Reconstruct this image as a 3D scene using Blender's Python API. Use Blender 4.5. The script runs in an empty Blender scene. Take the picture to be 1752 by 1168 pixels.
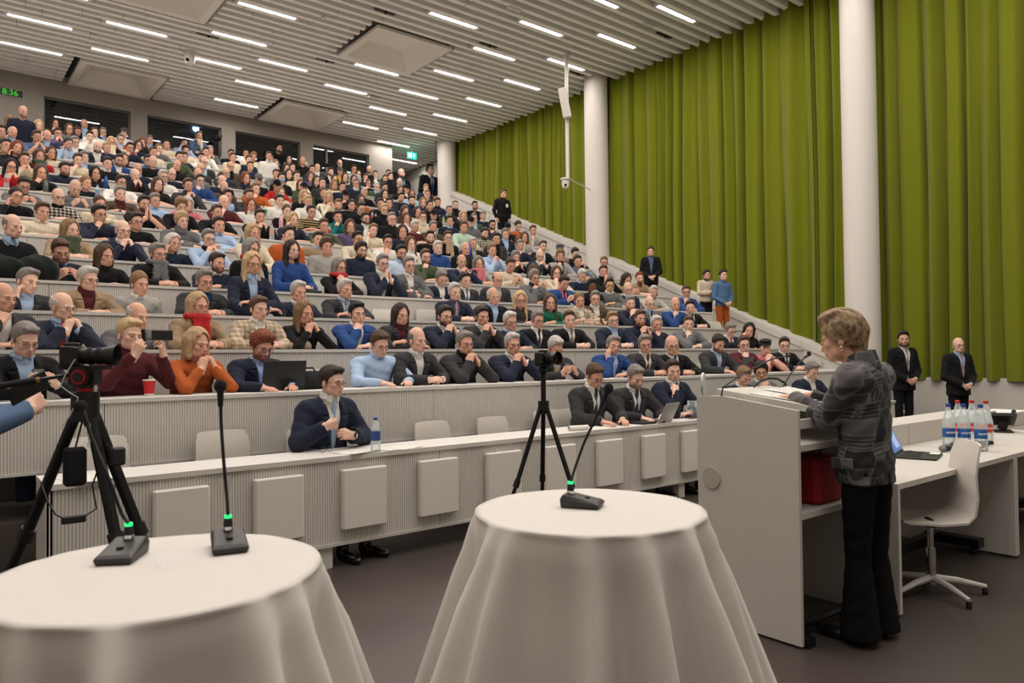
import bpy, math, random
import numpy as np
from mathutils import Vector, Matrix
random.seed(7)
SC = bpy.context.scene
COL = SC.collection
# ------------------------------------------------------------------ camera
F_PX = 1262.0
YAW, PITCH, ROLL = math.radians(38.88), math.radians(1.18), math.radians(-0.61)
CAM_H = 1.395
def _axes():
    f = np.array([math.sin(YAW)*math.cos(PITCH), math.cos(YAW)*math.cos(PITCH), math.sin(PITCH)])
    r = np.array([math.cos(YAW), -math.sin(YAW), 0.0]); u = np.cross(r, f)
    return f, r*math.cos(ROLL)+u*math.sin(ROLL), -r*math.sin(ROLL)+u*math.cos(ROLL)
FW, RT, UP = _axes(); CAM = np.array([0, 0, CAM_H])
def ray(x, y): return FW*F_PX+(x-876)*RT-(y-584)*UP
def onz(x, y, z): d = ray(x, y); return CAM+d*(z-CAM_H)/d[2]
def onx(x, y, X): d = ray(x, y); return CAM+d*X/d[0]
def ony(x, y, Y): d = ray(x, y); return CAM+d*Y/d[1]
def atd(x, y, D): return CAM+ray(x, y)*D/F_PX
def depth(p): return float((np.asarray(p, float)-CAM)@FW)
cam = bpy.data.cameras.new('camera'); co = bpy.data.objects.new('camera', cam); COL.objects.link(co)
cam.sensor_width = 36.0; cam.lens = F_PX/1752*36.0; cam.clip_start = 0.05; cam.clip_end = 200
_m = Matrix(((RT[0], UP[0], -FW[0], 0), (RT[1], UP[1], -FW[1], 0), (RT[2], UP[2], -FW[2], CAM_H), (0, 0, 0, 1)))
co.matrix_world = _m
cam.dof.use_dof = True; cam.dof.focus_distance = 7.0; cam.dof.aperture_fstop = 6.3
SC.camera = co
# ------------------------------------------------------------------ world, exposure
w = bpy.data.worlds.new('world'); SC.world = w; w.use_nodes = True
w.node_tree.nodes['Background'].inputs[0].default_value = (.9, .95, 1, 1)
w.node_tree.nodes['Background'].inputs[1].default_value = 0.02
SC.view_settings.view_transform = 'Standard'; SC.view_settings.look = 'None'
SC.view_settings.gamma = 1.0; SC.view_settings.use_curve_mapping = False
SC.view_settings.exposure = 0.0
LAMP_POWER = 100.0
# ------------------------------------------------------------------ helpers
def lin(c):
    return tuple(((v/255)/12.92 if v/255 <= .04045 else ((v/255+.055)/1.055)**2.4) for v in c)
MATS = {}
def nodes_of(name):
    m = bpy.data.materials.new(name); m.use_nodes = True; nt = m.node_tree
    return m, nt, nt.nodes['Principled BSDF']
def mat(name, rgb=(200, 200, 200), rough=.6, metal=0, noise=0, nscale=20, bump=0, bscale=60, spec=.4, objcol=False, emit=None, estr=1, trans=0, alpha=1, sheen=0, sss=0, coat=0, pattern=None, stretch=(1, 1, 1)):
    if name in MATS: return MATS[name]
    m, nt, b = nodes_of(name); N, L = nt.nodes, nt.links
    c = lin(rgb)+(1,)
    b.inputs['Base Color'].default_value = c
    b.inputs['Roughness'].default_value = rough; b.inputs['Metallic'].default_value = metal
    b.inputs['Specular IOR Level'].default_value = spec
    b.inputs['Sheen Weight'].default_value = sheen
    b.inputs['Coat Weight'].default_value = coat
    if sss: b.inputs['Subsurface Weight'].default_value = sss; b.inputs['Subsurface Radius'].default_value = (.012, .005, .003)
    if trans: b.inputs['Transmission Weight'].default_value = trans
    b.inputs['Alpha'].default_value = alpha
    if emit: b.inputs['Emission Color'].default_value = lin(emit)+(1,); b.inputs['Emission Strength'].default_value = estr
    tc = N.new('ShaderNodeTexCoord'); mp = N.new('ShaderNodeMapping'); L.new(tc.outputs['Object'], mp.inputs[0]); mp.inputs['Scale'].default_value = stretch
    src = None
    if objcol:
        oi = N.new('ShaderNodeObjectInfo'); src = oi.outputs['Color']
    if pattern: src = pattern(nt, mp.outputs[0], src)
    if noise:
        nz = N.new('ShaderNodeTexNoise'); nz.inputs['Scale'].default_value = nscale; nz.inputs['Detail'].default_value = 4; L.new(mp.outputs[0], nz.inputs['Vector'])
        mr = N.new('ShaderNodeMapRange'); mr.inputs['To Min'].default_value = 1-noise; mr.inputs['To Max'].default_value = 1+noise; L.new(nz.outputs['Fac'], mr.inputs[0])
        mx = N.new('ShaderNodeVectorMath'); mx.operation = 'SCALE'
        if src: L.new(src, mx.inputs[0])
        else: mx.inputs[0].default_value = c[:3]
        L.new(mr.outputs[0], mx.inputs['Scale']); src = mx.outputs[0]
    if src: L.new(src, b.inputs['Base Color'])
    if bump:
        nb = N.new('ShaderNodeTexNoise'); nb.inputs['Scale'].default_value = bscale; nb.inputs['Detail'].default_value = 3; L.new(mp.outputs[0], nb.inputs['Vector'])
        bp = N.new('ShaderNodeBump'); bp.inputs['Strength'].default_value = bump; bp.inputs['Distance'].default_value = .01; L.new(nb.outputs['Fac'], bp.inputs['Height']); L.new(bp.outputs[0], b.inputs['Normal'])
    MATS[name] = m; return m
class MB:
    """collects shapes; build() links them as one mesh object"""
    def __init__(s): s.v = []; s.f = []; s.mi = []; s.cur = 0
    def add(s, vs, fs):
        o = len(s.v); s.v += [tuple(map(float, p)) for p in vs]
        for f in fs: s.f.append(tuple(i+o for i in f)); s.mi.append(s.cur)
        return s
    def box(s, x0, x1, y0, y1, z0, z1, bev=0):
        if bev:
            return s.rbox(x0, x1, y0, y1, z0, z1, bev)
        vs = [(x, y, z) for z in (z0, z1) for y in (y0, y1) for x in (x0, x1)]
        return s.add(vs, [(0, 2, 3, 1), (4, 5, 7, 6), (0, 1, 5, 4), (2, 6, 7, 3), (0, 4, 6, 2), (1, 3, 7, 5)])
    def rbox(s, x0, x1, y0, y1, z0, z1, r):
        # box with chamfered vertical edges and top/bottom rim
        def ring(i, z): return [(x0+i, y0+r, z), (x0+r, y0+i, z), (x1-r, y0+i, z), (x1-i, y0+r, z), (x1-i, y1-r, z), (x1-r, y1-i, z), (x0+r, y1-i, z), (x0+i, y1-r, z)]
        R = [ring(r*.6, z0), ring(0, z0+r*.7), ring(0, z1-r*.7), ring(r*.6, z1)]
        vs = sum(R, []); fs = [tuple(range(7, -1, -1)), tuple(range(24, 32))]
        for k in range(3):
            for i in range(8): j = (i+1) % 8; fs.append((k*8+i, k*8+j, k*8+8+j, k*8+8+i))
        return s.add(vs, fs)
    def xbox(s, c, ax, ay, az):
        c, ax, ay, az = [np.asarray(q, float) for q in (c, ax, ay, az)]
        vs = [c+ax*i+ay*j+az*k for k in (-1, 1) for j in (-1, 1) for i in (-1, 1)]
        return s.add(vs, [(0, 2, 3, 1), (4, 5, 7, 6), (0, 1, 5, 4), (2, 6, 7, 3), (0, 4, 6, 2), (1, 3, 7, 5)])
    def tube(s, pts, rad, n=10, cap=True):
        pts = [np.asarray(p, float) for p in pts]
        rad = [rad]*len(pts) if np.isscalar(rad) else list(rad)
        vs = []; up = None
        for i, p in enumerate(pts):
            t = pts[min(i+1, len(pts)-1)]-pts[max(i-1, 0)]; t = t/(np.linalg.norm(t)+1e-12)
            if up is None:
                a = np.array([0, 0, 1.]) if abs(t[2]) < .9 else np.array([1., 0, 0])
            else: a = up
            b = a-t*(a@t); b /= np.linalg.norm(b)+1e-12; up = b; c = np.cross(t, b)
            for k in range(n):
                an = 2*math.pi*k/n; vs.append(p+(b*math.cos(an)+c*math.sin(an))*rad[i])
        fs = []
        for i in range(len(pts)-1):
            for k in range(n): j = (k+1) % n; fs.append((i*n+k, i*n+j, i*n+n+j, i*n+n+k))
        if cap: fs += [tuple(range(n-1, -1, -1)), tuple(range((len(pts)-1)*n, len(pts)*n))]
        return s.add(vs, fs)
    def lathe(s, prof, n=20, o=(0, 0, 0), ax=None):
        o = np.asarray(o, float); vs = []; fs = []
        for r, z in prof:
            for k in range(n): a = 2*math.pi*k/n; vs.append((o[0]+r*math.cos(a), o[1]+r*math.sin(a), o[2]+z))
        for i in range(len(prof)-1):
            for k in range(n): j = (k+1) % n; fs.append((i*n+k, i*n+j, i*n+n+j, i*n+n+k))
        fs += [tuple(range(n-1, -1, -1)), tuple(range((len(prof)-1)*n, len(prof)*n))]
        return s.add(vs, fs)
    def ball(s, c, r, n=12, m=8):
        c = np.asarray(c, float); r = np.ones(3)*r
        prof = []; vs = []; fs = []
        for i in range(m+1):
            t = math.pi*i/m
            for k in range(n): a = 2*math.pi*k/n; vs.append(c+r*np.array([math.sin(t)*math.cos(a), math.sin(t)*math.sin(a), -math.cos(t)]))
        for i in range(m):
            for k in range(n): j = (k+1) % n; fs.append((i*n+k, i*n+j, i*n+n+j, i*n+n+k))
        return s.add(vs, fs)
    def torus(s, c, R, r, n=20, m=6, ax=(1, 0, 0), ay=(0, 1, 0), a0=0, a1=2*math.pi):
        c, ax, ay = [np.asarray(q, float) for q in (c, ax, ay)]
        full = abs(a1-a0-2*math.pi) < 1e-6; k = n if full else n+1
        pts = [c+(ax*math.cos(a0+(a1-a0)*i/n)+ay*math.sin(a0+(a1-a0)*i/n))*R for i in range(k)]
        if full: pts.append(pts[0])
        return s.tube(pts, r, m, cap=not full)
    def prism(s, poly, axis, a, b):
        # poly: list of 2d points in the plane of the other two axes
        n = len(poly)
        def P(p, t):
            if axis == 'x': return (t, p[0], p[1])
            if axis == 'y': return (p[0], t, p[1])
            return (p[0], p[1], t)
        vs = [P(p, a) for p in poly]+[P(p, b) for p in poly]
        fs = [tuple(range(n-1, -1, -1)), tuple(range(n, 2*n))]+[(i, (i+1) % n, n+(i+1) % n, n+i) for i in range(n)]
        return s.add(vs, fs)
    def mesh(s, name, mats):
        me = bpy.data.meshes.new(name); me.from_pydata(s.v, [], s.f)
        for m in (mats if isinstance(mats, (list, tuple)) else [mats]): me.materials.append(m)
        if len(set(s.mi)) > 1 or s.mi and s.mi[0]: me.polygons.foreach_set('material_index', s.mi)
        return me
    def build(s, name, mats, parent=None, smooth=False, **kw):
        me = s.mesh(name, mats)
        # make normals consistent
        import bmesh
        bm = bmesh.new(); bm.from_mesh(me); bmesh.ops.recalc_face_normals(bm, faces=bm.faces); bm.to_mesh(me); bm.free()
        if smooth: smooth_mesh(me)
        return ob(name, me, parent, **kw)
def smooth_mesh(me, angle=None):
    me.polygons.foreach_set('use_smooth', [True]*len(me.polygons))
    try: me.set_sharp_from_angle(angle=math.radians(angle or 42))
    except Exception: pass
def ob(name, me, parent=None, loc=None, rot=None, col=None, kind=None, scale=None):
    o = bpy.data.objects.new(name, me); COL.objects.link(o)
    if parent is not None: o.parent = parent
    if loc is not None: o.location = [float(v) for v in loc]
    if rot is not None: o.rotation_euler = rot
    if scale is not None: o.scale = scale
    if col is not None: o.color = tuple(col)+(1,)
    if kind: o['kind'] = kind
    return o
def thing(name, label, cat, loc=(0, 0, 0), rz=0, group=None):
    o = bpy.data.objects.new(name, None); COL.objects.link(o); o.empty_display_size = .1
    o.location = [float(v) for v in loc]; o.rotation_euler = (0, 0, rz)
    return tag(o, label, cat, group)
def tag(o, label, cat, group=None):
    o['label'] = label; o['category'] = cat
    if group: o['group'] = group
    return o
def struct(o): o['kind'] = 'structure'; return o
def text_mesh(txt, size, m, extrude=.001):
    cu = bpy.data.curves.new('txt', 'FONT'); cu.body = txt; cu.size = size; cu.extrude = extrude; cu.align_x = 'CENTER'; cu.align_y = 'CENTER'
    o = bpy.data.objects.new('txt', cu); COL.objects.link(o)
    dg = bpy.context.evaluated_depsgraph_get(); me = bpy.data.meshes.new_from_object(o.evaluated_get(dg))
    bpy.data.objects.remove(o); bpy.data.curves.remove(cu); me.materials.clear(); me.materials.append(m); return me
# ------------------------------------------------------------------ common materials
WHITE = mat('white_laminate', (206, 202, 196), .5, noise=.02, nscale=6)
RIB = mat('ribbed_panel', (210, 206, 199), .6, noise=.03, nscale=9)
SLATM = mat('slat_white', (243, 241, 236), .8, noise=.03, nscale=8)
PLASTER = mat('plaster_white', (196, 191, 184), .85, noise=.03, nscale=5, bump=.05, bscale=90)
CONC = mat('acoustic_plaster', (160, 153, 145), .95, noise=.10, nscale=30, bump=.15, bscale=160)
COLM = mat('column_white', (214, 208, 202), .5, noise=.015, nscale=4)
def floor_pat(nt, vec, src):
    N, L = nt.nodes, nt.links
    a = N.new('ShaderNodeTexNoise'); a.inputs['Scale'].default_value = 1.6; a.inputs['Detail'].default_value = 6; L.new(vec, a.inputs['Vector'])
    b = N.new('ShaderNodeTexNoise'); b.inputs['Scale'].default_value = 160; b.inputs['Detail'].default_value = 2; L.new(vec, b.inputs['Vector'])
    ad = N.new('ShaderNodeMath'); ad.operation = 'ADD'; L.new(a.outputs['Fac'], ad.inputs[0]); L.new(b.outputs['Fac'], ad.inputs[1])
    r = N.new('ShaderNodeValToRGB'); L.new(ad.outputs[0], r.inputs[0])
    r.color_ramp.elements[0].position = .7; r.color_ramp.elements[0].color = lin((54, 48, 44))+(1,)
    r.color_ramp.elements[1].position = 1.3; r.color_ramp.elements[1].color = lin((68, 61, 56))+(1,)
    return r.outputs[0]
FLOORM = mat('floor_resin', (84, 74, 67), .42, pattern=floor_pat, spec=.35)
BLACK = mat('black_plastic', (22, 22, 23), .45)
BLACKM = mat('black_metal', (26, 26, 28), .35, metal=.3)
RUBBER = mat('rubber', (14, 14, 14), .8)
CHROME = mat('chrome', (200, 198, 195), .15, metal=1)
ALU = mat('white_metal', (206, 202, 196), .35, metal=.15)
PAPER = mat('paper', (226, 222, 214), .8)
SEATM = mat('seat_white', (205, 199, 190), .5, noise=.03, nscale=14)
# ================================================================== structure
HC = 6.79; ZC = CAM_H+HC
ROW_D, ROW_R = .88, .338
def rowY(k): return 4.58 if k < 0 else 5.466+ROW_D*k
def rowZ(k): return .74 if k < 0 else 1.144+ROW_R*k
def rowF(k): return 0.0 if k < 0 else .404+ROW_R*k
NR = 17; YB = 20.75; XL = -4.5; XW = 13.5; XP = 13.0; YS = -5.0
struct(MB().box(XL, XW+.6, YS, 5.6, -.2, 0).build('floor', FLOORM))
# tiers
TIERM = mat('tier_floor', (70, 63, 58), .6, noise=.08, nscale=12)
for k in range(NR):
    y1 = rowY(k+1) if k < NR-1 else YB+.02
    struct(MB().box(XL, 11.35, rowY(k)+.0, y1, rowF(k)-.5, rowF(k)).build('floor_tier', TIERM))
# stairs beside the curtain wall: two steps per row
STEPM = mat('stair_concrete', (168, 162, 154), .8, noise=.04, nscale=10)
st = MB()
for k in range(-1, NR):
    for h in range(2):
        y0 = 5.466+ROW_D*k+h*ROW_D/2; z = .404+ROW_R*(k+h/2)
        if z <= .05: continue
        st.box(11.35, XP+.05, y0, y0+ROW_D/2, max(z-.6, -.05), z)
struct(st.build('floor_stairs', STEPM))
F16 = rowF(NR-1)
CF = 5.36
struct(MB().box(11.35, XW+.6, 5.466+ROW_D*(NR), 27.0, CF-.4, CF).build('floor_corridor', STEPM))
# sloped parapet under the curtain
def rampz(Y): return 1.26+.424*(Y-6.48)*1.0
pts = [(-4.9, .95), (6.15, .95), (6.15, 1.15), (18.9, rampz(18.9)+.02), (20.8, rampz(20.8)), (20.8, F16+.3), (19, 5), (9, .2), (6.15, -.1), (-4.9, -.1)]
par = MB()
par.prism([(6.15, 0), (6.15, 1.12), (19.4, 1.12+.424*13.25), (19.4, 5.2), (11, 1.5), (7, 0)], 'x', XP, XW+.12)
par.prism([(YS, 0), (YS, .97), (6.15, .97), (6.15, 0)], 'x', XW-.12, XW+.12)
struct(par.build('wall_parapet', PLASTER))
cap = MB()
for i in range(11):   # pale sloping ledge boards on the parapet
    a = 6.2+i*1.2; b = min(a+1.195, 19.38)
    cap.prism([(a, rampz(a)-.14), (a, rampz(a)-.02), (b, rampz(b)-.02), (b, rampz(b)-.14)], 'x', XP-.025, XW+.05)
struct(cap.build('trim_1', PLASTER))
# hooks on the parapet
hk = MB()
for i in range(9):
    y = 7.0+i*1.35; hk.box(XP-.02, XP, y, y+.015, rampz(y)-.32, rampz(y)-.24); hk.box(XP-.02, XP, y, y+.10, rampz(y)-.33, rampz(y)-.32)
struct(hk.build('trim_2', STEPM))
# walls
struct(MB().box(XW+.45, XW+.6, YS, 27, -.1, ZC+.5).build('wall_right', PLASTER))
struct(MB().box(XL-.15, XL, YS, YB, -.1, ZC+.5).build('wall_left', PLASTER))
struct(MB().box(XL, XW+.6, YS-.15, YS, -.1, ZC+.5).build('wall_stage', PLASTER))
struct(MB().box(11.7, XW+.6, 27, 27.15, CF, ZC+.5).build('wall_corridor', PLASTER))
# back wall with four window openings
XB1 = 11.86
WZ0, WZ1 = 7.0, 7.79
wins = [(ony(75, 180, YB)[0], ony(224, 220, YB)[0]), (ony(252, 200, YB)[0], ony(379, 230, YB)[0]), (ony(403, 230, YB)[0], ony(514, 260, YB)[0]), (ony(536, 260, YB)[0], ony(632, 280, YB)[0])]
bw = MB(); bw.box(XL, XB1, YB, YB+.35, F16-.3, WZ0); bw.box(XL, XB1, YB, YB+.35, WZ1, ZC+.4)
xs = [XL]+[v for w_ in wins for v in w_]+[XB1]
for i in range(0, len(xs), 2): bw.box(xs[i], xs[i+1], YB, YB+.35, WZ0, WZ1)
struct(bw.build('wall_back', CONC))
struct(MB().box(XB1-.12, XB1, YB+.35, 27, CF, ZC+.4).build('wall_corridor_side', CONC))
DARKROOM = mat('control_room_grey', (168, 172, 178), .9, noise=.1, nscale=6)
rm = MB(); rm.box(XL, XB1-.12, YB+2.6, YB+2.7, F16, ZC+.4); rm.box(XL, XB1-.12, YB+.35, YB+2.6, F16-.1, F16); rm.box(XL, XB1-.12, YB+.35, YB+2.6, ZC+.2, ZC+.3); rm.box(XL-.1, XL, YB+.35, YB+2.6, F16, ZC+.3)
struct(rm.build('wall_control_room', DARKROOM))
GLASS = mat('tinted_glass', (70, 76, 84), .03, trans=.9, spec=.5)
def glass_mat(name, tint, rough=.02):
    m, nt, b = nodes_of(name); N, L = nt.nodes, nt.links; N.remove(b)
    tr = N.new('ShaderNodeBsdfTransparent'); tr.inputs[0].default_value = lin(tint)+(1,)
    gl = N.new('ShaderNodeBsdfGlossy'); gl.inputs['Roughness'].default_value = rough; gl.inputs[0].default_value = (.9, .95, 1, 1)
    fr = N.new('ShaderNodeFresnel'); fr.inputs[0].default_value = 1.75 if name == 'window_glass' else 1.5; mx = N.new('ShaderNodeMixShader')
    L.new(fr.outputs[0], mx.inputs[0]); L.new(tr.outputs[0], mx.inputs[1]); L.new(gl.outputs[0], mx.inputs[2]); L.new(mx.outputs[0], N['Material Output'].inputs[0])
    MATS[name] = m; return m
def clear_mat(name, tint, dif):
    m = glass_mat(name, tint, .05); nt = m.node_tree; N, L = nt.nodes, nt.links; out = N['Material Output']; src = out.inputs[0].links[0].from_socket
    d = N.new('ShaderNodeBsdfDiffuse'); d.inputs[0].default_value = (.75, .8, .8, 1); tr = N.new('ShaderNodeBsdfTranslucent'); tr.inputs[0].default_value = (.75, .8, .8, 1)
    a = N.new('ShaderNodeAddShader'); L.new(d.outputs[0], a.inputs[0]); L.new(tr.outputs[0], a.inputs[1]); mx = N.new('ShaderNodeMixShader'); mx.inputs[0].default_value = dif
    L.new(src, mx.inputs[1]); L.new(a.outputs[0], mx.inputs[2]); L.new(mx.outputs[0], out.inputs[0]); return m
WGLASS = glass_mat('window_glass', (176, 182, 190))
FRAMEM = mat('window_frame_grey', (120, 118, 115), .5)
for i, (a, b) in enumerate(wins):
    fr = MB(); t = .035
    fr.box(a, b, YB+.1, YB+.2, WZ1-t, WZ1); fr.box(a, b, YB+.1, YB+.2, WZ0, WZ0+t); fr.box(a, a+t, YB+.1, YB+.2, WZ0, WZ1); fr.box(b-t, b, YB+.1, YB+.2, WZ0, WZ1)
    if i == 3: fr.box(a+.44, a+.50, YB+.08, YB+.2, WZ0, WZ1)
    fo = struct(fr.build('window_%d' % (i+1), FRAMEM))
    MB().box(a+t, b-t, YB+.14, YB+.155, WZ0+t, WZ1-t).build('pane', WGLASS, fo)
# ceiling: slab, slats, coffers
DARK = mat('ceiling_void', (165, 162, 156), .95)
ceil = struct(MB().box(XL, XW+.6, YS, 27, ZC+.36, ZC+.5).build('ceiling', DARK))
COFF = []
for (a, b) in [((135, 101), (256, 170)), ((645, 46), (699, 128)), ((484, 172), None), ((378, 0), None)]:
    pass
s_ = HC/6.62
coff_rects = [(2.76*s_, 4.53*s_, 18.39*s_, 20.2*s_), (7.12*s_, 8.9*s_, 12.98*s_, 14.78*s_), (7.28*s_, 9.0*s_, 18.23*s_, 20.05*s_), (2.58*s_, 4.36*s_, 13.15*s_, 14.95*s_)]
for r in [(7.1*s_, 8.9*s_, 7.8*s_, 9.6*s_), (-1.9*s_, -.1*s_, 13.15*s_, 14.95*s_), (2.6*s_, 4.4*s_, 7.8*s_, 9.6*s_), (-1.9*s_, -.1*s_, 18.3*s_, 20.1*s_)]: coff_rects.append(r)
COLUMNS = [(XP+.02, 6.25), (XP+.02, 12.75), (XP+.02, 19.35)]
SP = .0393*HC
ys0 = onz(1398, 2.7, ZC)[1]
slat_rows = [ys0+SP*j for j in range(-45, 62) if YS+.1 < ys0+SP*j < 25.5]
SEGL = 1.27
slat_meshes = {}
def slat_mesh(L_):
    key = round(L_, 3)
    if key not in slat_meshes:
        slat_meshes[key] = MB().box(0, key, -.052, .052, 0, .22).mesh('ceiling_slat', SLATM)
    return slat_meshes[key]
segs = []
for j, y in enumerate(slat_rows):
    iv = [(XL+.02, XW-.08 if y < 20.6 else XW+.40)]
    if y > YB-.06: iv = [(XB1+.02, XW+.4)]
    cuts = [(a-.12, b+.07) for (a, b, c, d) in coff_rects if c-.14 < y < d+.08]
    cuts += [(cx-.33, cx+.33) for cx, cy in COLUMNS if abs(cy-y) < .34]
    for c in cuts:
        nv = []
        for a, b in iv:
            if c[1] <= a or c[0] >= b: nv.append((a, b)); continue
            if c[0]-a > .05: nv.append((a, c[0]))
            if b-c[1] > .05: nv.append((c[1], b))
        iv = nv
    off = random.Random(j*7).uniform(0, SEGL)
    for a, b in iv:
        x = a; first = True
        while x < b-.02:
            e = min(b, x+(off if first and off > .25 else SEGL)); first = False
            if b-e < .12: e = b
            segs.append((y, x, e)); x = e
def seg_vis(s):
    y, a, b = s
    p = np.array([(a+b)/2, y, ZC])-CAM; z = p@FW
    if z < 1: return 0
    px = 876+F_PX*(p@RT)/z; py = 584-F_PX*(p@UP)/z
    return (b-a)/z if (-60 < px < 1800 and -30 < py < 400) else 0
order = sorted(range(len(segs)), key=lambda i: -seg_vis(segs[i]))
top = set(i for i in order[:300] if seg_vis(segs[i]) > 0)
rest = MB()
for i, (y, a, b) in enumerate(segs):
    if i in top:
        ob('ceiling_slat', slat_mesh(b-a-.012), ceil, loc=(a+.006, y, ZC+random.uniform(-.004, .004)))
    else: rest.box(a+.006, b-.006, y-.052, y+.052, ZC, ZC+.22)
rest.build('ceiling_slats_far', SLATM, ceil, kind='stuff')
# coffers: white hoods with a recessed pyramid inside
COFM = mat('coffer_white', (232, 226, 218), .9, noise=.02, nscale=4)
for n_, (a, b, c, d) in enumerate(coff_rects):
    m = MB(); i = .14; h = .34; z = ZC-.03; cxm, cym = (a+b)/2, (c+d)/2; q = .5
    o4 = [(a, c), (b, c), (b, d), (a, d)]; i4 = [(a+i, c+i), (b-i, c+i), (b-i, d-i), (a+i, d-i)]
    t4 = [(cxm-q, cym-q), (cxm+q, cym-q), (cxm+q, cym+q), (cxm-q, cym+q)]
    vs = [(x, y, z) for x, y in o4]+[(x, y, z) for x, y in i4]+[(x, y, z+h) for x, y in t4]+[(x, y, z+.06) for x, y in o4]+[(x, y, z+h+.03) for x, y in t4]
    fs = [(k, (k+1) % 4, 4+(k+1) % 4, 4+k) for k in range(4)]+[(4+k, 4+(k+1) % 4, 8+(k+1) % 4, 8+k) for k in range(4)]+[(8, 9, 10, 11)]
    fs += [(k, (k+1) % 4, 12+(k+1) % 4, 12+k) for k in range(4)]+[(12+k, 12+(k+1) % 4, 16+(k+1) % 4, 16+k) for k in range(4)]+[(16, 17, 18, 19)]
    m.add(vs, fs); o = m.build('ceiling_coffer', COFM, ceil)
    g_ = MB(); g_.box(a-.14, a-.002, c-.16, d+.1, ZC+.17, ZC+.19); g_.box(b+.002, b+.09, c-.16, d+.1, ZC+.17, ZC+.19); g_.box(a-.14, b+.09, c-.16, c-.002, ZC+.17, ZC+.19); g_.build('coffer_gap_shade', BLACK, ceil)  # black strips stand in for the shade in the gap beside the coffer
# columns
for cx, cy in COLUMNS:
    o = MB().lathe([(.29, -.05), (.29, ZC+.3)], 48, (cx, cy, 0)).build('column', COLM, smooth=True)
    struct(o)
# ------------------------------------------------------------------ linear lamps
LENS = mat('lamp_lens', (255, 250, 244), .5, emit=(255, 246, 238), estr=LAMP_POWER)
HOUSE = mat('lamp_housing', (200, 196, 190), .6)
hb = MB().box(-.09, 1.19, -.062, .062, .012, .07)
hb.box(-.09, 1.19, -.062, -.05, -.004, .012); hb.box(-.09, 1.19, .05, .062, -.004, .012); hb.box(-.09, -.02, -.05, .05, -.004, .012); hb.box(1.12, 1.19, -.05, .05, -.004, .012)
hmesh = hb.mesh('housing', HOUSE)
lb = MB()
for i in range(18):
    x = i*.0611; lb.add([(x+.004, -.034, .004), (x+.057, -.034, .004), (x+.057, .034, .004), (x+.004, .034, .004)], [(0, 3, 2, 1)])
lmesh = lb.mesh('lens', LENS)
cols = {10.92: 8.92, 9.26: 9.63, 7.65: 8.85, 5.86: 9.66, 4.62: 8.94, 2.86: 9.75, 1.32: 8.95, -.35: 9.75, -1.95: 8.95}
lamp_pos = []
for x0, y0 in cols.items():
    for n in range(-8, 8):  # unseen lamps over the stage and left added for light, continuing the grid
        y = (y0+n*1.565)*s_; x = x0*s_
        if not (-2.6 < y < YB-.35): continue
        if any(a-.1 < x+1.2 and b+.1 > x and c-.2 < y < d+.2 for a, b, c, d in coff_rects): continue
        lamp_pos.append((x, y))
lamp_pos.append((12.15*s_, onz(683, 276, ZC)[1]))
ORDN = ['first', 'second', 'third', 'fourth', 'fifth', 'sixth', 'seventh', 'eighth', 'ninth', 'tenth', 'eleventh', 'twelfth', 'thirteenth', 'fourteenth', 'fifteenth', 'sixteenth', 'seventeenth', 'eighteenth', 'nineteenth', 'twentieth']
lamp_cols = sorted(set(round(x, 2) for x, y in lamp_pos), reverse=True)
for x in lamp_cols:
    ys = sorted([y for xx, y in lamp_pos if round(xx, 2) == x], reverse=True)
    for n, y in enumerate(ys):
        j = round((y-ys0)/SP-.5); yy = ys0+(j+.5)*SP
        seen = 'lit linear ceiling lamp, %s from the rear wall in %s lamp line from the curtain' % (ORDN[n], ORDN[lamp_cols.index(x)])
        o = thing('ceiling_lamp', seen, 'lamp', (x, yy, ZC), 0, 'linear ceiling lamps')
        ob('housing', hmesh, o); ob('lens', lmesh, o)
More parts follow.
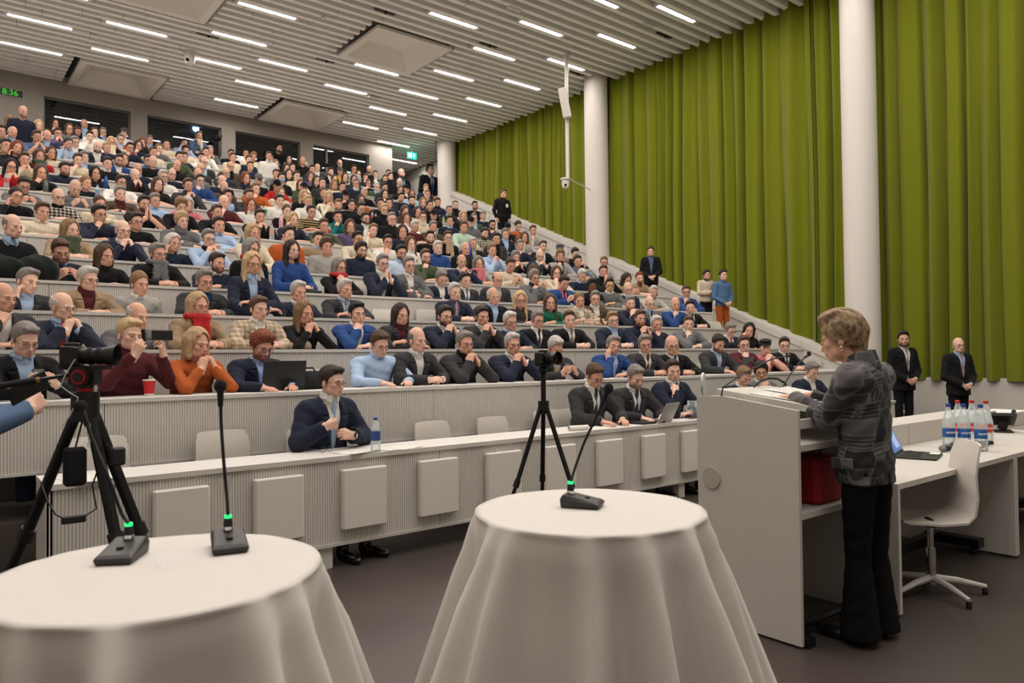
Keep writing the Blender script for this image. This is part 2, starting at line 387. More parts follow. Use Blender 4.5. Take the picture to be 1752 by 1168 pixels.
# ------------------------------------------------------------------ curtains
def curt_pat(nt, vec, src):
    N, L = nt.nodes, nt.links
    a = N.new('ShaderNodeTexNoise'); a.inputs['Scale'].default_value = 240; a.inputs['Detail'].default_value = 2; L.new(vec, a.inputs['Vector'])
    r = N.new('ShaderNodeValToRGB'); L.new(a.outputs['Fac'], r.inputs[0])
    r.color_ramp.elements[0].position = .3; r.color_ramp.elements[0].color = lin((96, 104, 14))+(1,)
    r.color_ramp.elements[1].position = .7; r.color_ramp.elements[1].color = lin((114, 120, 26))+(1,)
    return r.outputs[0]
CURT = mat('green_wool_curtain', (128, 138, 18), .95, pattern=curt_pat, sheen=.15, bump=.2, bscale=300, spec=.1)
def curtain(y0, y1, bottom, label, seed, xo=0.0, zt=None):
    rnd = random.Random(seed); zt = zt or ZC+.2
    # irregular pleat phase
    ys = []; ph = []; amp = []; y = y0; p = rnd.uniform(0, 6)
    wl = .3; a_ = .07
    n = int((y1-y0)/.028)
    marks = []
    for i in range(n+1):
        yy = y0+(y1-y0)*i/n
        if i % 11 == 0: wl = rnd.uniform(.20, .55); a_t = rnd.uniform(.05, .15)
        a_ += (a_t-a_)*.15
        p += (y1-y0)/n/wl*2*math.pi
        ys.append(yy); ph.append(p); amp.append(a_)
    NZ = 14; vs = []; fs = []
    for side in (0, 1):
        for i, yy in enumerate(ys):
            zb = bottom(yy)+.005*math.sin(ph[i])
            for k in range(NZ+1):
                t = k/NZ; z = zb+(zt-zb)*t
                fl = (1-.25*t)
                sn_ = math.sin(ph[i]+.25*math.sin(t*3+yy)); x = XW-.12+xo+amp[i]*fl*(.95*(1.0-2.0*abs(math.sin(ph[i]*.5+.2*math.sin(t*2.5+yy)))**.7)+.25*sn_+.24*math.sin(1.7*ph[i]+1.3*math.sin(yy*1.7)+t*1.2))
                vs.append((x+side*.012, yy+.015*math.sin(t*5+yy*3), z))
    m = len(ys)*(NZ+1)
    for i in range(len(ys)-1):
        for k in range(NZ):
            a = i*(NZ+1)+k; b = a+NZ+1
            fs.append((a, b, b+1, a+1)); fs.append((m+a, m+a+1, m+b+1, m+b))
        a = i*(NZ+1); fs.append((a, a+NZ+1, m+a+NZ+1, m+a))
    o = MB().add(vs, fs).build('curtain', CURT, smooth=True)
    return tag(o, label, 'curtain', 'green curtains along the side wall')
rb = lambda Y: 1.19+.424*(Y-6.48)
curtain(12.78, 19.4, lambda Y: rb(Y)+.0, 'green pleated wool curtain between the two farthest white columns', 3)
curtain(7.30, 12.72, lambda Y: rb(Y)+.0, 'green pleated wool curtain between the middle and nearest white columns', 5)
curtain(6.2, 7.27, lambda Y: 1.32, 'narrow green curtain panel hanging lower beside the nearest white column', 8, xo=-.06)
curtain(-2.0, 6.18, lambda Y: .93, 'green curtain right of the nearest column, behind the two standing guards', 11)
MB().box(XW-.05, XW+.05, YS, 20.4, ZC+.2, ZC+.26).build('curtain_rail', ALU, ceil)
# ------------------------------------------------------------------ desks
def fluted(m, x0, x1, y, z0, z1, pitch, dep):
    """vertical ribs facing -y on a backing board, one strip of geometry"""
    n = int((x1-x0)/pitch); vs = []; pr = []
    for i in range(n):
        x = x0+i*pitch
        pr += [(x, y), (x+pitch*.62, y), (x+pitch*.70, y+dep), (x+pitch*.92, y+dep)]
    pr += [(x0+n*pitch, y), (x1, y)]
    k = len(pr); vs = [(px, py, z0) for px, py in pr]+[(px, py, z1) for px, py in pr]
    m.add(vs, [(i, i+1, k+i+1, k+i) for i in range(k-1)])
    m.box(x0, x1, y+dep+.001, y+.03, z0, z1)
RIBD = mat('ribbed_panel_shadow', (196, 190, 180), .6)
for k in range(NR):
    Y, Z = rowY(k), rowZ(k); x1 = 11.2; x0 = -1.6
    t = thing('desk_row', 'long white lecture desk with ribbed front, %s row from the stage' % ORDN[k+1], 'desk', (x0, Y, rowF(k)), 0, 'tiered lecture desks')
    def L(mb, nm, m_, **kw):
        o = mb.build(nm, m_, t, **kw); o.location = (-x0, -Y, -rowF(k)); return o
    L(MB().box(x0, x1, Y-.012, Y+.40, Z-.028, Z, 0), 'worktop', WHITE)
    npan = 5; seg = (x1-x0)/npan
    for i in range(npan):
        m = MB(); fluted(m, x0+i*seg+.003, x0+(i+1)*seg-.003, Y, rowF(k)+.30, Z-.028, .0172 if k < 6 else .03, .006)
        L(m, 'front_panel', RIB)
    m = MB()
    L(MB().box(x0, x1, Y-.008, Y+.02, rowF(k)+.285, rowF(k)+.30), 'panel_rail', ALU)
    for i in range(npan+1):
        xx = min(max(x0+i*seg, x0+.06), x1-.03)
        L(MB().box(xx-.03, xx+.03, Y+.06, Y+.14, rowF(k), Z-.028, .008), 'leg', WHITE)
    L(MB().box(x0, x1, Y+.20, Y+.23, rowF(k)+.48, Z-.05), 'cable_tray', ALU)
    # seat beam carrying the seats of the row
    L(MB().box(x0, x1, Y+.56, Y+.70, rowF(k)+.385, rowF(k)+.43, .015), 'seat_beam', SEATM)
# front row desk
YA = 4.58; AX0, AX1 = .53, 10.4
fd = thing('front_desk', 'front row white desk with ribbed front and square padded panels', 'desk', (AX0, YA, 0))
def LF(mb, nm, m_, **kw):
    o = mb.build(nm, m_, fd, **kw); o.location = (-AX0, -YA, 0); return o
LF(MB().box(AX0, AX1, YA-.015, YA+.42, .715, .745), 'worktop', WHITE)
for i in range(4):
    a = AX0+i*(AX1-AX0)/4; m = MB(); fluted(m, a+.003, a+(AX1-AX0)/4-.003, YA, .17, .715, .0172, .006); LF(m, 'front_panel', RIB)
LF(MB().box(AX0, AX1, YA-.01, YA+.022, .15, .17), 'panel_rail', ALU)
LF(MB().box(AX0, AX0+.03, YA, YA+.40, .02, .715), 'end_panel', WHITE)
for x in (2.07, 5.78, 9.2): LF(MB().box(x, x+.09, YA+.02, YA+.10, 0, .715, .006), 'leg', WHITE)
PADM = mat('pad_fabric', (218, 213, 205), .95, noise=.03, nscale=60, bump=.1, bscale=300)
pads = [(253, 355, 805, 0), (425, 516), (575, 657), (707, 779), (822, 887), (922, 980), (1012, 1061), (1090, 1134), (1158, 1194)]
for p in pads:
    a = ony(p[0]+6, 850, YA)[0]; b = ony(p[1], 850, YA)[0]
    LF(MB().box(a, b, YA-.055, YA-.002, .255, .655, .012), 'pad', PADM)
xs_ = ony(1194, 850, YA)[0]
for i in range(4): LF(MB().box(xs_+.24+i*.66, xs_+.62+i*.66, YA-.055, YA-.002, .255, .655, .012), 'pad', PADM)
# ================================================================== people engine
class Fld:
    """distance field on a grid; shapes are blended smoothly and meshed with surface nets"""
    def __init__(s, lo, hi, h):
        s.lo = np.array(lo, float); s.h = h; n = np.ceil((np.array(hi)-s.lo)/h).astype(int)+1
        s.n = n; s.f = np.full(n, .5, np.float32)
        s.ax = [s.lo[i]+h*np.arange(n[i]) for i in range(3)]
    def _blk(s, lo, hi):
        a = np.clip(np.floor((np.array(lo)-s.lo)/s.h).astype(int), 0, s.n); b = np.clip(np.ceil((np.array(hi)-s.lo)/s.h).astype(int)+1, 0, s.n)
        return tuple(slice(i, j) for i, j in zip(a, b))
    def _grid(s, sl): return s.ax[0][sl[0]][:, None, None], s.ax[1][sl[1]][None, :, None], s.ax[2][sl[2]][None, None, :]
    def op(s, sl, d, k, sub=False):
        g = s.f[sl]
        if g.size == 0: return s
        if sub:
            d = -d; m = np.maximum(g, d)
            if k: h = np.maximum(k-np.abs(g-d), 0)/k; m = m+h*h*k*.25
        else:
            m = np.minimum(g, d)
            if k: h = np.maximum(k-np.abs(g-d), 0)/k; m = m-h*h*k*.25
        s.f[sl] = m; return s
    def cone(s, a, b, ra, rb, k=.02, sc=(1, 1, 1), sub=False):
        a = np.array(a, float); b = np.array(b, float); sc = np.array(sc, float); R = max(ra, rb)*sc+k+3*s.h
        sl = s._blk(np.minimum(a, b)-R, np.maximum(a, b)+R); X, Y, Z = s._grid(sl)
        A = a/sc; D = b/sc-A; L = D@D+1e-12
        X, Y, Z = X/sc[0]-A[0], Y/sc[1]-A[1], Z/sc[2]-A[2]
        t = np.clip((X*D[0]+Y*D[1]+Z*D[2])/L, 0, 1)
        d = np.sqrt((X-t*D[0])**2+(Y-t*D[1])**2+(Z-t*D[2])**2)-(ra+(rb-ra)*t)
        return s.op(sl, (d*sc.min()).astype(np.float32), k, sub)
    def ell(s, c, r, k=.02, sub=False):
        c = np.array(c, float); r = np.ones(3)*r; R = r+k+3*s.h
        sl = s._blk(c-R, c+R); X, Y, Z = s._grid(sl); X, Y, Z = X-c[0], Y-c[1], Z-c[2]
        k0 = np.sqrt((X/r[0])**2+(Y/r[1])**2+(Z/r[2])**2); k1 = np.sqrt((X/r[0]**2)**2+(Y/r[1]**2)**2+(Z/r[2]**2)**2)+1e-9
        return s.op(sl, (k0*(k0-1)/k1).astype(np.float32), k, sub)
    def cut(s, fn, k=.004):
        """keep only where fn(X,Y,Z) < 0"""
        X, Y, Z = s._grid((slice(None),)*3); d = np.broadcast_to(fn(X, Y, Z), s.f.shape).astype(np.float32)
        return s.op((slice(None),)*3, -d, k, True)
    def off(s, fn):
        X, Y, Z = s._grid((slice(None),)*3); s.f = (s.f-fn(X, Y, Z)).astype(np.float32); return s
    def net(s):
        f = s.f.copy(); f[0] = f[-1] = .5; f[:, 0] = f[:, -1] = .5; f[:, :, 0] = f[:, :, -1] = .5
        o = f < 0; c = np.zeros(s.n-1, np.int8)
        for i in (0, 1):
            for j in (0, 1):
                for k in (0, 1): c += o[i:o.shape[0]-1+i, j:o.shape[1]-1+j, k:o.shape[2]-1+k]
        act = (c > 0) & (c < 8); I = np.argwhere(act); idx = np.full(act.shape, -1, np.int64); idx[act] = np.arange(len(I))
        P = np.zeros((len(I), 3)); W = np.zeros(len(I))
        cor = [(i, j, k) for i in (0, 1) for j in (0, 1) for k in (0, 1)]
        fv = {q: f[I[:, 0]+q[0], I[:, 1]+q[1], I[:, 2]+q[2]] for q in cor}
        for q in cor:
            for ax in range(3):
                if q[ax]: continue
                r = list(q); r[ax] = 1; r = tuple(r); a, b = fv[q], fv[r]; m = (a < 0) != (b < 0)
                t = a[m]/(a[m]-b[m]); v = np.tile(np.array(q, float), (m.sum(), 1)); v[:, ax] = t; P[m] += v; W[m] += 1
        V = (I+P/W[:, None])*s.h+s.lo; Q = []
        for ax in range(3):
            u, v = (ax+1) % 3, (ax+2) % 3
            sa = [slice(1, -1)]*3; sb = [slice(1, -1)]*3; sa[ax] = slice(0, -1); sb[ax] = slice(1, None)
            A = o[tuple(sa)]; B = o[tuple(sb)]; E = np.argwhere(A != B); 
            if not len(E): continue
            fl = A[E[:, 0], E[:, 1], E[:, 2]]
            base = E.copy(); base[:, u] += 1; base[:, v] += 1
            def at(du, dv):
                w = base.copy(); w[:, u] -= du; w[:, v] -= dv; return idx[w[:, 0], w[:, 1], w[:, 2]]
            q = np.stack([at(1, 1), at(0, 1), at(0, 0), at(1, 0)], 1); q[~fl] = q[~fl][:, ::-1]; Q.append(q)
        Q = np.concatenate(Q); Q = Q[(Q >= 0).all(1)]
        return V, Q
def np_mesh(name, V, Q, mats, mi=None):
    me = bpy.data.meshes.new(name); n, q = len(V), len(Q)
    me.vertices.add(n); me.vertices.foreach_set('co', np.asarray(V, np.float32).ravel())
    me.loops.add(q*4); me.loops.foreach_set('vertex_index', np.asarray(Q, np.int32).ravel())
    me.polygons.add(q); me.polygons.foreach_set('loop_start', np.arange(0, q*4, 4, dtype=np.int32))
    for m in (mats if isinstance(mats, (list, tuple)) else [mats]): me.materials.append(m)
    if mi is not None: me.polygons.foreach_set('material_index', np.asarray(mi, np.int32))
    me.polygons.foreach_set('use_smooth', np.ones(q, bool))
    me.update(calc_edges=True); return me
def shell(mb):
    """quads of an MB (tubes, balls) as arrays"""
    Q = []
    for f in mb.f:
        if len(f) == 4: Q.append(f)
        elif len(f) > 4:
            for i in range(1, len(f)-2, 2): Q.append((f[0], f[i], f[i+1], f[i+2]))
            if len(f) % 2: Q.append((f[0], f[-2], f[-1], f[-1]))
    Q = [q for q in Q if len(set(q)) == 4]
    return np.array(mb.v), np.array(Q, int)
def merge(parts):
    V = []; Q = []; M = []; o = 0
    for p in parts:
        v, q = p[0], p[1]; m = p[2] if len(p) > 2 else 0
        V.append(v); Q.append(q+o); M.append(np.full(len(q), m) if np.isscalar(m) else m); o += len(v)
    return np.concatenate(V), np.concatenate(Q), np.concatenate(M)
def rotm(yaw=0, pitch=0, tilt=0):
    return np.array(Matrix.Rotation(yaw, 3, 'Z') @ Matrix.Rotation(pitch, 3, 'X') @ Matrix.Rotation(tilt, 3, 'Y'))
# ---------------------------------------------------------------- head
HRES = [.0058, .0090, .0125]
def head_tpl(kind, lod):
    h = HRES[lod]; F = Fld((-.12, -.16, -.15), (.12, .15, .26), h)
    w = {'m': 1.0, 'w': 1.1, 'f': .95, 'o': 1.0}[kind]; fem = kind == 'f'
    F.ell((0, .014, .122), (.076*w, .096, .094), .02)
    F.ell((0, -.036, .062), (.060*w, .058, .082), .03)
    F.cone((-.034*w, -.03, .012), (.034*w, -.03, .012), .036, .036, .03)
    F.cone((-.012, -.073, -.004), (.012, -.073, -.004), .021 if not fem else .017, .021 if not fem else .017, .025)
    if kind == 'w': F.ell((0, -.03, -.012), (.058, .05, .035), .03)
    for s in (-1, 1):
        F.ell((s*.043*w, -.064, .062), (.02, .02, .018), .022)
        F.cone((s*.012, -.087, .101), (s*.045*w, -.076, .102), .009, .008, .014)
        F.ell((s*.0315, -.109, .080), (.0165, .0175, .0130), .014, True)
        F.ell((s*.078*w, .010, .068), (.008, .019, .031), .006)
        F.cone((s*.010, -.097, .040), (s*.012, -.092, .040), .0085, .007, .008)
    F.cone((0, -.088, .092), (0, -.112, .047), .0085 if not fem else .0075, .0125 if not fem else .010, .010)
    F.ell((0, -.090, .020), (.026, .014, .016), .012)
    F.ell((0, -.0985, .0225), (.022, .0075, .0052), .004); F.ell((0, -.097, .0115), (.019, .0075, .0055), .004)
    F.cone((0, .012, .03), (0, .030, -.14), .052*w if not fem else .045, .060*w if not fem else .050, .02)
    V, Q = F.net(); c = V[Q].mean(1)
    mi = np.zeros(len(Q), int)
    if lod < 2:
        lip = (np.abs(c[:, 0]) < .022) & (c[:, 1] < -.094) & (np.abs(c[:, 2]-.017) < .0095)
        mi[lip] = 1
    P = [(V, Q, mi)]
    n = (10, 7) if lod == 0 else (8, 5)
    for s in (-1, 1):
        P.append(shell(MB().ball((s*.0315, -.0815, .079), (.0135, .0115, .0078 if lod == 0 else .007), *n))+(2,))
        P.append(shell(MB().ball((s*.0315, -.0905, .079), (.0058, .0040, .0060), *n))+(3,))
        if lod < 2: P.append(shell(MB().tube([(s*.0455, -.083, .0815), (s*.038, -.0935, .0865), (s*.027, -.0965, .0868), (s*.0185, -.091, .082)], [.0022, .0034, .0034, .002], 5))+(0,))
    return merge(P)
# ---------------------------------------------------------------- hair, beards, head wear
def hair_tpl(style, lod):
    h = HRES[lod]; F = Fld((-.17, -.17, -.34), (.17, .2, .30), h)
    g = {'s': .0085, 'p': .006, 't': .004, 'c': .018, 'm': .017, 'l': .014, 'q': .014}[style]
    F.ell((0, .016, .124), (.077+g, .096+g, .096+g*1.05), 0)
    if style == 's': F.ell((.008, -.050, .190), (.056, .044, .026), .02)
    if style == 'c': F.ell((0, -.04, .195), (.065, .05, .034), .02)
    if style in 'ml':
        zb = -.045 if style == 'm' else -.17
        for s in (-1, 1):
            F.cone((s*.066, .0, .12), (s*.080, -.012, zb+.03), .036, .030, .03)
            F.cone((s*.05, .05, .12), (s*.055, .055, zb), .046, .038, .03)
        F.cone((0, .06, .10), (0, .07, zb), .06, .045, .03)
        if style == 'l':
            for s in (-1, 1): F.cone((s*.084, -.02, -.10), (s*.10, -.045, -.22), .028, .016, .02)
    if style == 'p':
        F.cone((0, .10, .12), (0, .135, .10), .03, .034, .01); F.cone((0, .135, .10), (0, .13, -.06), .03, .014, .01)
    if style == 'q': F.cone((-.05, -.05, .20), (.05, -.04, .205), .035, .035, .02)
    hy = np.array([-.14, -.088, -.070, -.045, -.022, -.008, .012, .045, .085, .16])
    hz = {'s': [.180, .178, .160, .140, .105, .062, .095, .040, .020, .012], 'p': [.176, .170, .150, .120, .095, .08, .085, .04, .03, .03],
          't': [.30, .30, .26, .22, .13, .075, .09, .025, .01, .0], 'c': [.165, .160, .140, .115, .085, .06, .075, .02, -.005, -.01],
          'q': [.172, .166, .148, .122, .085, .055, .085, .03, .01, .0]}.get(style)
    if hz is not None:
        F.cut(lambda X, Y, Z: (np.interp(Y, hy, hz)-Z)*.8)
        if style == 't': F.cut(lambda X, Y, Z: (Z-(.158-np.clip(-(Y-.03), -.1, .1)*.35)))
    else:
        # face opening
        fz = np.array([-.4, .02, .10, .150, .178, .19, .4]); fw = np.array([.052, .062, .064, .056, .024, 0, -.05])
        def fo(X, Y, Z):
            wv = np.interp(Z, fz, fw); return np.minimum(wv-np.abs(X), -(Y-.035))
        F.cut(fo)
        F.ell((0, -.03, -.09), (.058, .075, .10), .01, True)
    A = {'s': .0032, 'p': .002, 't': .002, 'c': .0085, 'm': .004, 'l': .0045, 'q': .005}[style]
    if style == 'c': F.off(lambda X, Y, Z: A*(np.sin(X*170+1.3*np.sin(Z*90))*np.sin(Y*160+X*40)*np.sin(Z*150)))
    else: F.off(lambda X, Y, Z: A*(.6*np.sin(np.arctan2(X, Y-.02+1e-6)*13+Z*18+2*np.sin(Z*30))+.4*np.sin(X*150+Y*70)))
    V, Q = F.net(); P = [(V, Q)]
    return P
def brows(lod):
    m = MB()
    for s in (-1, 1): m.tube([(s*.014, -.1005, .1025), (s*.032, -.098, .1065), (s*.050, -.081, .1005)], [.0024, .0032, .0018] if lod < 2 else [.004, .005, .003], 5)
    return shell(m)
def beard_tpl(lod, kind='B'):
    h = HRES[min(lod, 1)]; F = Fld((-.1, -.15, -.12), (.1, .06, .12), h)
    if kind == 'B':
        F.ell((0, -.036, .055), (.066, .064, .086), .02); F.cone((-.036, -.03, .010), (.036, -.03, .010), .041, .041, .03); F.cone((-.01, -.076, -.010), (.01, -.076, -.010), .026, .026, .02)
        F.cut(lambda X, Y, Z: Z-np.interp(Y, [-.12, -.09, -.05, -.01, .0], [.034, .034, .030, .055, .075])); F.cut(lambda X, Y, Z: Y-.004)
        F.ell((0, -.105, .017), (.024, .03, .011), .004, True)
    if kind == 'L':
        F.ell((0, -.036, .05), (.068, .068, .09), .02); F.cone((0, -.08, -.01), (0, -.085, -.085), .048, .012, .02)
        F.cut(lambda X, Y, Z: Z-np.interp(Y, [-.12, -.09, -.05, -.01, .0], [.034, .034, .030, .055, .075])); F.cut(lambda X, Y, Z: Y-.004)
        F.ell((0, -.105, .017), (.022, .03, .009), .004, True)
    if kind in 'BLM':
        for s in (-1, 1): F.cone((0, -.107, .034), (s*.027, -.094, .026), .006, .004, .004)
    F.off(lambda X, Y, Z: .0012*np.sin(X*300)*np.sin(Z*260+Y*100))
    return F.net()
def cap_tpl(style, lod):
    h = HRES[min(lod, 1)]; F = Fld((-.14, -.22, .05), (.14, .16, .27), h)
    if style == 'k':
        F.ell((0, .014, .130), (.089, .109, .106), 0); F.cut(lambda X, Y, Z: .125+.10*Y-Z)
        F.ell((0, -.120, .120), (.070, .075, .010), .006); F.ell((0, .014, .238), (.008, .008, .006), .002)
    else:
        F.ell((0, .012, .140), (.094, .112, .085), 0); F.cut(lambda X, Y, Z: .132+.06*Y-Z)
        F.ell((0, -.02, .198), (.096, .105, .022), .02); F.ell((0, -.105, .135), (.062, .045, .010), .01)
    return F.net()
def glasses_mesh(lod):
    m = MB(); n = 16 if lod == 0 else 10; r = .0016 if lod == 0 else .0022
    for s in (-1, 1):
        c = np.array([s*.0325, -.1085, .078])
        pts = [c+np.array([.0235*math.cos(a), .0055*abs(math.cos(a))*(1 if s*math.cos(a) > 0 else .2), .0175*math.sin(a)]) for a in [2*math.pi*i/n for i in range(n+1)]]
        m.tube(pts, r, 5, cap=False)
        m.tube([(s*.056, -.103, .083), (s*.070, -.085, .085), (s*.083, .0, .086), (s*.084, .018, .076)], r, 5)
    m.tube([(-.009, -.109, .083), (0, -.112, .086), (.009, -.109, .083)], r, 5)
    return m
# ---------------------------------------------------------------- hands
def hand_tpl(gest, lod):
    h = [.0042, .0065, .0095][lod]; F = Fld((-.05, -.07, -.11), (.2, .09, .04), h); e = [0, .0006, .002][lod]
    c = {'flat': .08, 'relax': .38, 'curl': .85, 'fist': 1.35, 'grip': .75}[gest]
    F.cone((-.045, 0, 0), (.0, 0, 0), .027, .025, .01, (1, 1.12, .9))
    for y0, y1 in ((-.016, -.028), (0, -.010), (.010, .010), (.018, .028)): F.cone((0, y0, 0), (.082, y1, 0), .015, .0115, .014)
    bx = (.086, .092, .088, .078); by = (.0295, .010, -.0095, -.028); ln = (.072, .080, .074, .058); rd = (.0088, .0092, .0088, .0078)
    for i in range(4):
        p = np.array([bx[i], by[i], .0]); a = 0; sp = (by[i])*(1.2 if gest in ('flat', 'relax') else .2)
        for sgm, (fr, jt) in enumerate(zip((.46, .31, .23), (1.0, 1.25, .8))):
            a += c*jt*(1+.06*i); d = np.array([math.cos(a), sp*math.cos(a), -math.sin(a)]); q = p+d*ln[i]*fr
            F.cone(p, q, rd[i]*(1-.08*sgm)+e, rd[i]*(.92-.1*sgm)+e, .0035 if sgm else .006); p = q
    if gest == 'fist': th = [(.02, .024, -.008), (.06, .040, -.030), (.092, .022, -.040)]
    elif gest in ('curl', 'grip'): th = [(.02, .024, -.008), (.056, .048, -.022), (.088, .044, -.034)]
    else: th = [(.02, .024, -.006), (.058, .054, -.014), (.090, .066, -.018)]
    F.cone(th[0], th[1], .0145, .0112, .01); F.cone(th[1], th[2], .0108+e, .0085+e, .004)
    return F.net()
_tc = {}
def tpl(key, fn, *a):
    k = (key,)+a
    if k not in _tc: _tc[k] = fn(*a)
    return _tc[k]
def place_hand(gest, lod, wrist, d, n, left):
    V, Q = tpl('hand', hand_tpl, gest, lod)
    if left: V = V*np.array([1, -1, 1]); Q = Q[:, ::-1]
    d = np.asarray(d, float); d = d/np.linalg.norm(d); z = -np.asarray(n, float); z = z-d*(z@d); z /= np.linalg.norm(z); y = np.cross(z, d)
    return (V*.94)@np.stack([d, y, z])+np.asarray(wrist), Q
def tube_shell(pts, rad, n=10): return shell(MB().tube(pts, rad, n))
# ---------------------------------------------------------------- poses: (elbow, wrist, hand dir, palm normal, gesture) for right (-x) then left
# seated frame: origin on the floor under the hips, facing -y, desk top at .74
SEAT = dict(zh=.53, pts=[(0, 0, 0), (0, -.015, .2), (0, -.05, .40), (0, -.06, .475), (0, -.085, .55)], pivot=(0, -.105, 1.115))
STAND = dict(zh=.95, pts=[(0, 0, 0), (0, .0, .2), (0, .0, .40), (0, .01, .475), (0, -.01, .55)], pivot=(0, -.03, 1.535))
def mir(a): return tuple([(-v[0], v[1], v[2]) for v in a[:4]])+(a[4],)
POSE = {}
_rest = ((-.27, -.22, .80), (-.07, -.40, .785), (.75, -.45, 0), (0, .15, -1), 'relax')
_cl = ((-.27, -.20, .80), (-.075, -.40, .79), (.85, -.35, .12), (.25, .5, -.75), 'curl')
_up = ((-.20, -.33, .79), (-.055, -.285, .985), (.35, .22, .95), (.55, .6, -.3), 'curl')
POSE['0'] = (_cl, mir(((-.27, -.20, .80), (-.08, -.395, .795), (.85, -.30, .05), (.3, .55, -.6), 'curl')))
POSE['1'] = (((-.27, -.22, .80), (.09, -.375, .785), (.9, .15, .02), (0, .2, -1), 'relax'), ((.27, -.22, .80), (-.085, -.315, .845), (-.9, .2, -.05), (0, .2, -1), 'relax'))
POSE['2'] = (_up, mir(((-.20, -.33, .79), (-.05, -.28, .995), (.30, .25, .92), (.6, .55, -.2), 'curl')))
POSE['3'] = (((-.20, -.33, .79), (-.085, -.275, .995), (.45, .38, .8), (.35, .8, -.1), 'fist'), mir(((-.27, -.22, .80), (.02, -.37, .785), (.9, -.1, 0), (0, .2, -1), 'relax')))
POSE['4'] = (mir(POSE['3'][1]), mir(POSE['3'][0]))
POSE['5'] = (((-.25, -.29, .79), (-.125, -.215, 1.03), (.22, .25, .95), (.95, .2, .1), 'relax'), mir(((-.27, -.22, .80), (.02, -.37, .785), (.9, -.1, 0), (0, .2, -1), 'relax')))
POSE['6'] = (((-.21, -.33, .79), (-.030, -.30, .975), (.12, .28, .95), (1, .1, 0), 'flat'), ((.21, -.33, .79), (.030, -.30, .975), (-.12, .28, .95), (-1, .1, 0), 'flat'))
POSE['7'] = (((-.28, -.22, .80), (-.14, -.42, .785), (.35, -.9, -.1), (.1, 0, -1), 'relax'), ((.28, -.22, .80), (.12, -.40, .785), (-.4, -.9, -.05), (-.1, 0, -1), 'relax'))
POSE['8'] = (((-.24, -.24, .80), (-.085, -.38, .85), (.45, -.55, .45), (.75, .5, .2), 'grip'), ((.24, -.24, .80), (.085, -.38, .85), (-.45, -.55, .45), (-.75, .5, .2), 'grip'))
POSE['9'] = (((-.25, -.05, .76), (-.13, -.17, .60), (.3, -.9, -.2), (0, 0, -1), 'relax'), ((.25, -.05, .76), (.13, -.17, .60), (-.3, -.9, -.2), (0, 0, -1), 'relax'))
POSE['F'] = (((-.24, -.27, .84), (-.10, -.40, 1.05), (.30, -.35, .85), (.55, .8, 0), 'grip'), ((.24, -.27, .84), (.10, -.40, 1.05), (-.30, -.35, .85), (-.55, .8, 0), 'grip'))
POSE['A'] = (((-.30, -.13, .80), (-.145, -.27, .905), (.95, -.05, .1), (.1, .9, .2), 'fist'), ((.27, -.16, .80), (.06, -.295, .83), (-.9, .02, .15), (-.2, .9, -.2), 'grip'))
# standing (hips at .95)
POSE['s'] = (((-.26, -.01, 1.10), (-.065, -.185, .965), (.75, -.15, -.55), (.1, .9, -.2), 'relax'), ((.26, -.01, 1.10), (.065, -.205, .975), (-.75, -.15, -.55), (-.1, .9, -.2), 'curl'))
POSE['x'] = (((-.25, -.05, 1.13), (.08, -.19, 1.17), (.9, .25, .1), (0, .9, -.2), 'relax'), ((.25, -.05, 1.13), (-.08, -.165, 1.12), (-.9, .2, .0), (0, .9, -.2), 'relax'))
POSE['p'] = (((-.27, .04, 1.13), (-.22, -.02, .90), (.1, -.3, -.95), (.9, .1, 0), 'relax'), ((.27, .04, 1.13), (.22, -.02, .90), (-.1, -.3, -.95), (-.9, .1, 0), 'relax'))
POSE['h'] = (((-.22, -.12, 1.13), (-.05, -.20, 1.36), (.2, .3, .9), (.4, .85, 0), 'fist'), ((.25, -.05, 1.13), (-.05, -.18, 1.14), (-.9, .2, .05), (0, .9, -.2), 'relax'))
POSE['r'] = (((-.215, -.10, 1.19), (-.09, -.37, 1.29), (.35, -.9, .0), (.2, 0, -1), 'relax'), ((.215, -.10, 1.19), (.09, -.37, 1.29), (-.3, -.9, .0), (-.2, 0, -1), 'relax'))
POSE['c'] = (((-.25, -.05, 1.12), (-.08, -.29, 1.19), (.5, -.6, .35), (.7, .5, -.2), 'grip'), ((.25, -.05, 1.12), (.09, -.30, 1.17), (-.5, -.6, .3), (-.7, .5, -.2), 'grip'))
def is_st(p): return p in 'sxphrc'
GRES = [.0105, .015, .021]
def add_torso(F, B, g, k=.05, arms=False):
    z = B['zh']; P = [np.array(p)+np.array([0, 0, z]) for p in B['pts']]
    sc = (1.58, 1, 1)
    F.cone(P[0], P[1], .112+g*.8, .102+g*.8, .03, sc); F.cone(P[1], P[2], .102+g*.8, .112+g*.8, .04, sc)
    F.cone(P[3]+[-.17, 0, -.008], P[3]+[.17, 0, -.008], .060+g*.9, .060+g*.9, .06)
    for s in (-1, 1): F.cone(P[3]+[s*.12, .005, .008], P[4]+[s*.02, .015, -.036], .042+g*.5, .046+g*.3, .03)
    return P
def shoulders(B):
    p = np.array(B['pts'][3])+[0, 0, B['zh']-.025]; return p+[-.195, 0, .004], p+[.195, 0, .004]
def grid_for(B, pose, h):
    if B is SEAT: return Fld((-.42, -.56, .42), (.42, .22, 1.22), h)
    return Fld((-.42, -.46, .66), (.42, .24, 1.66), h)
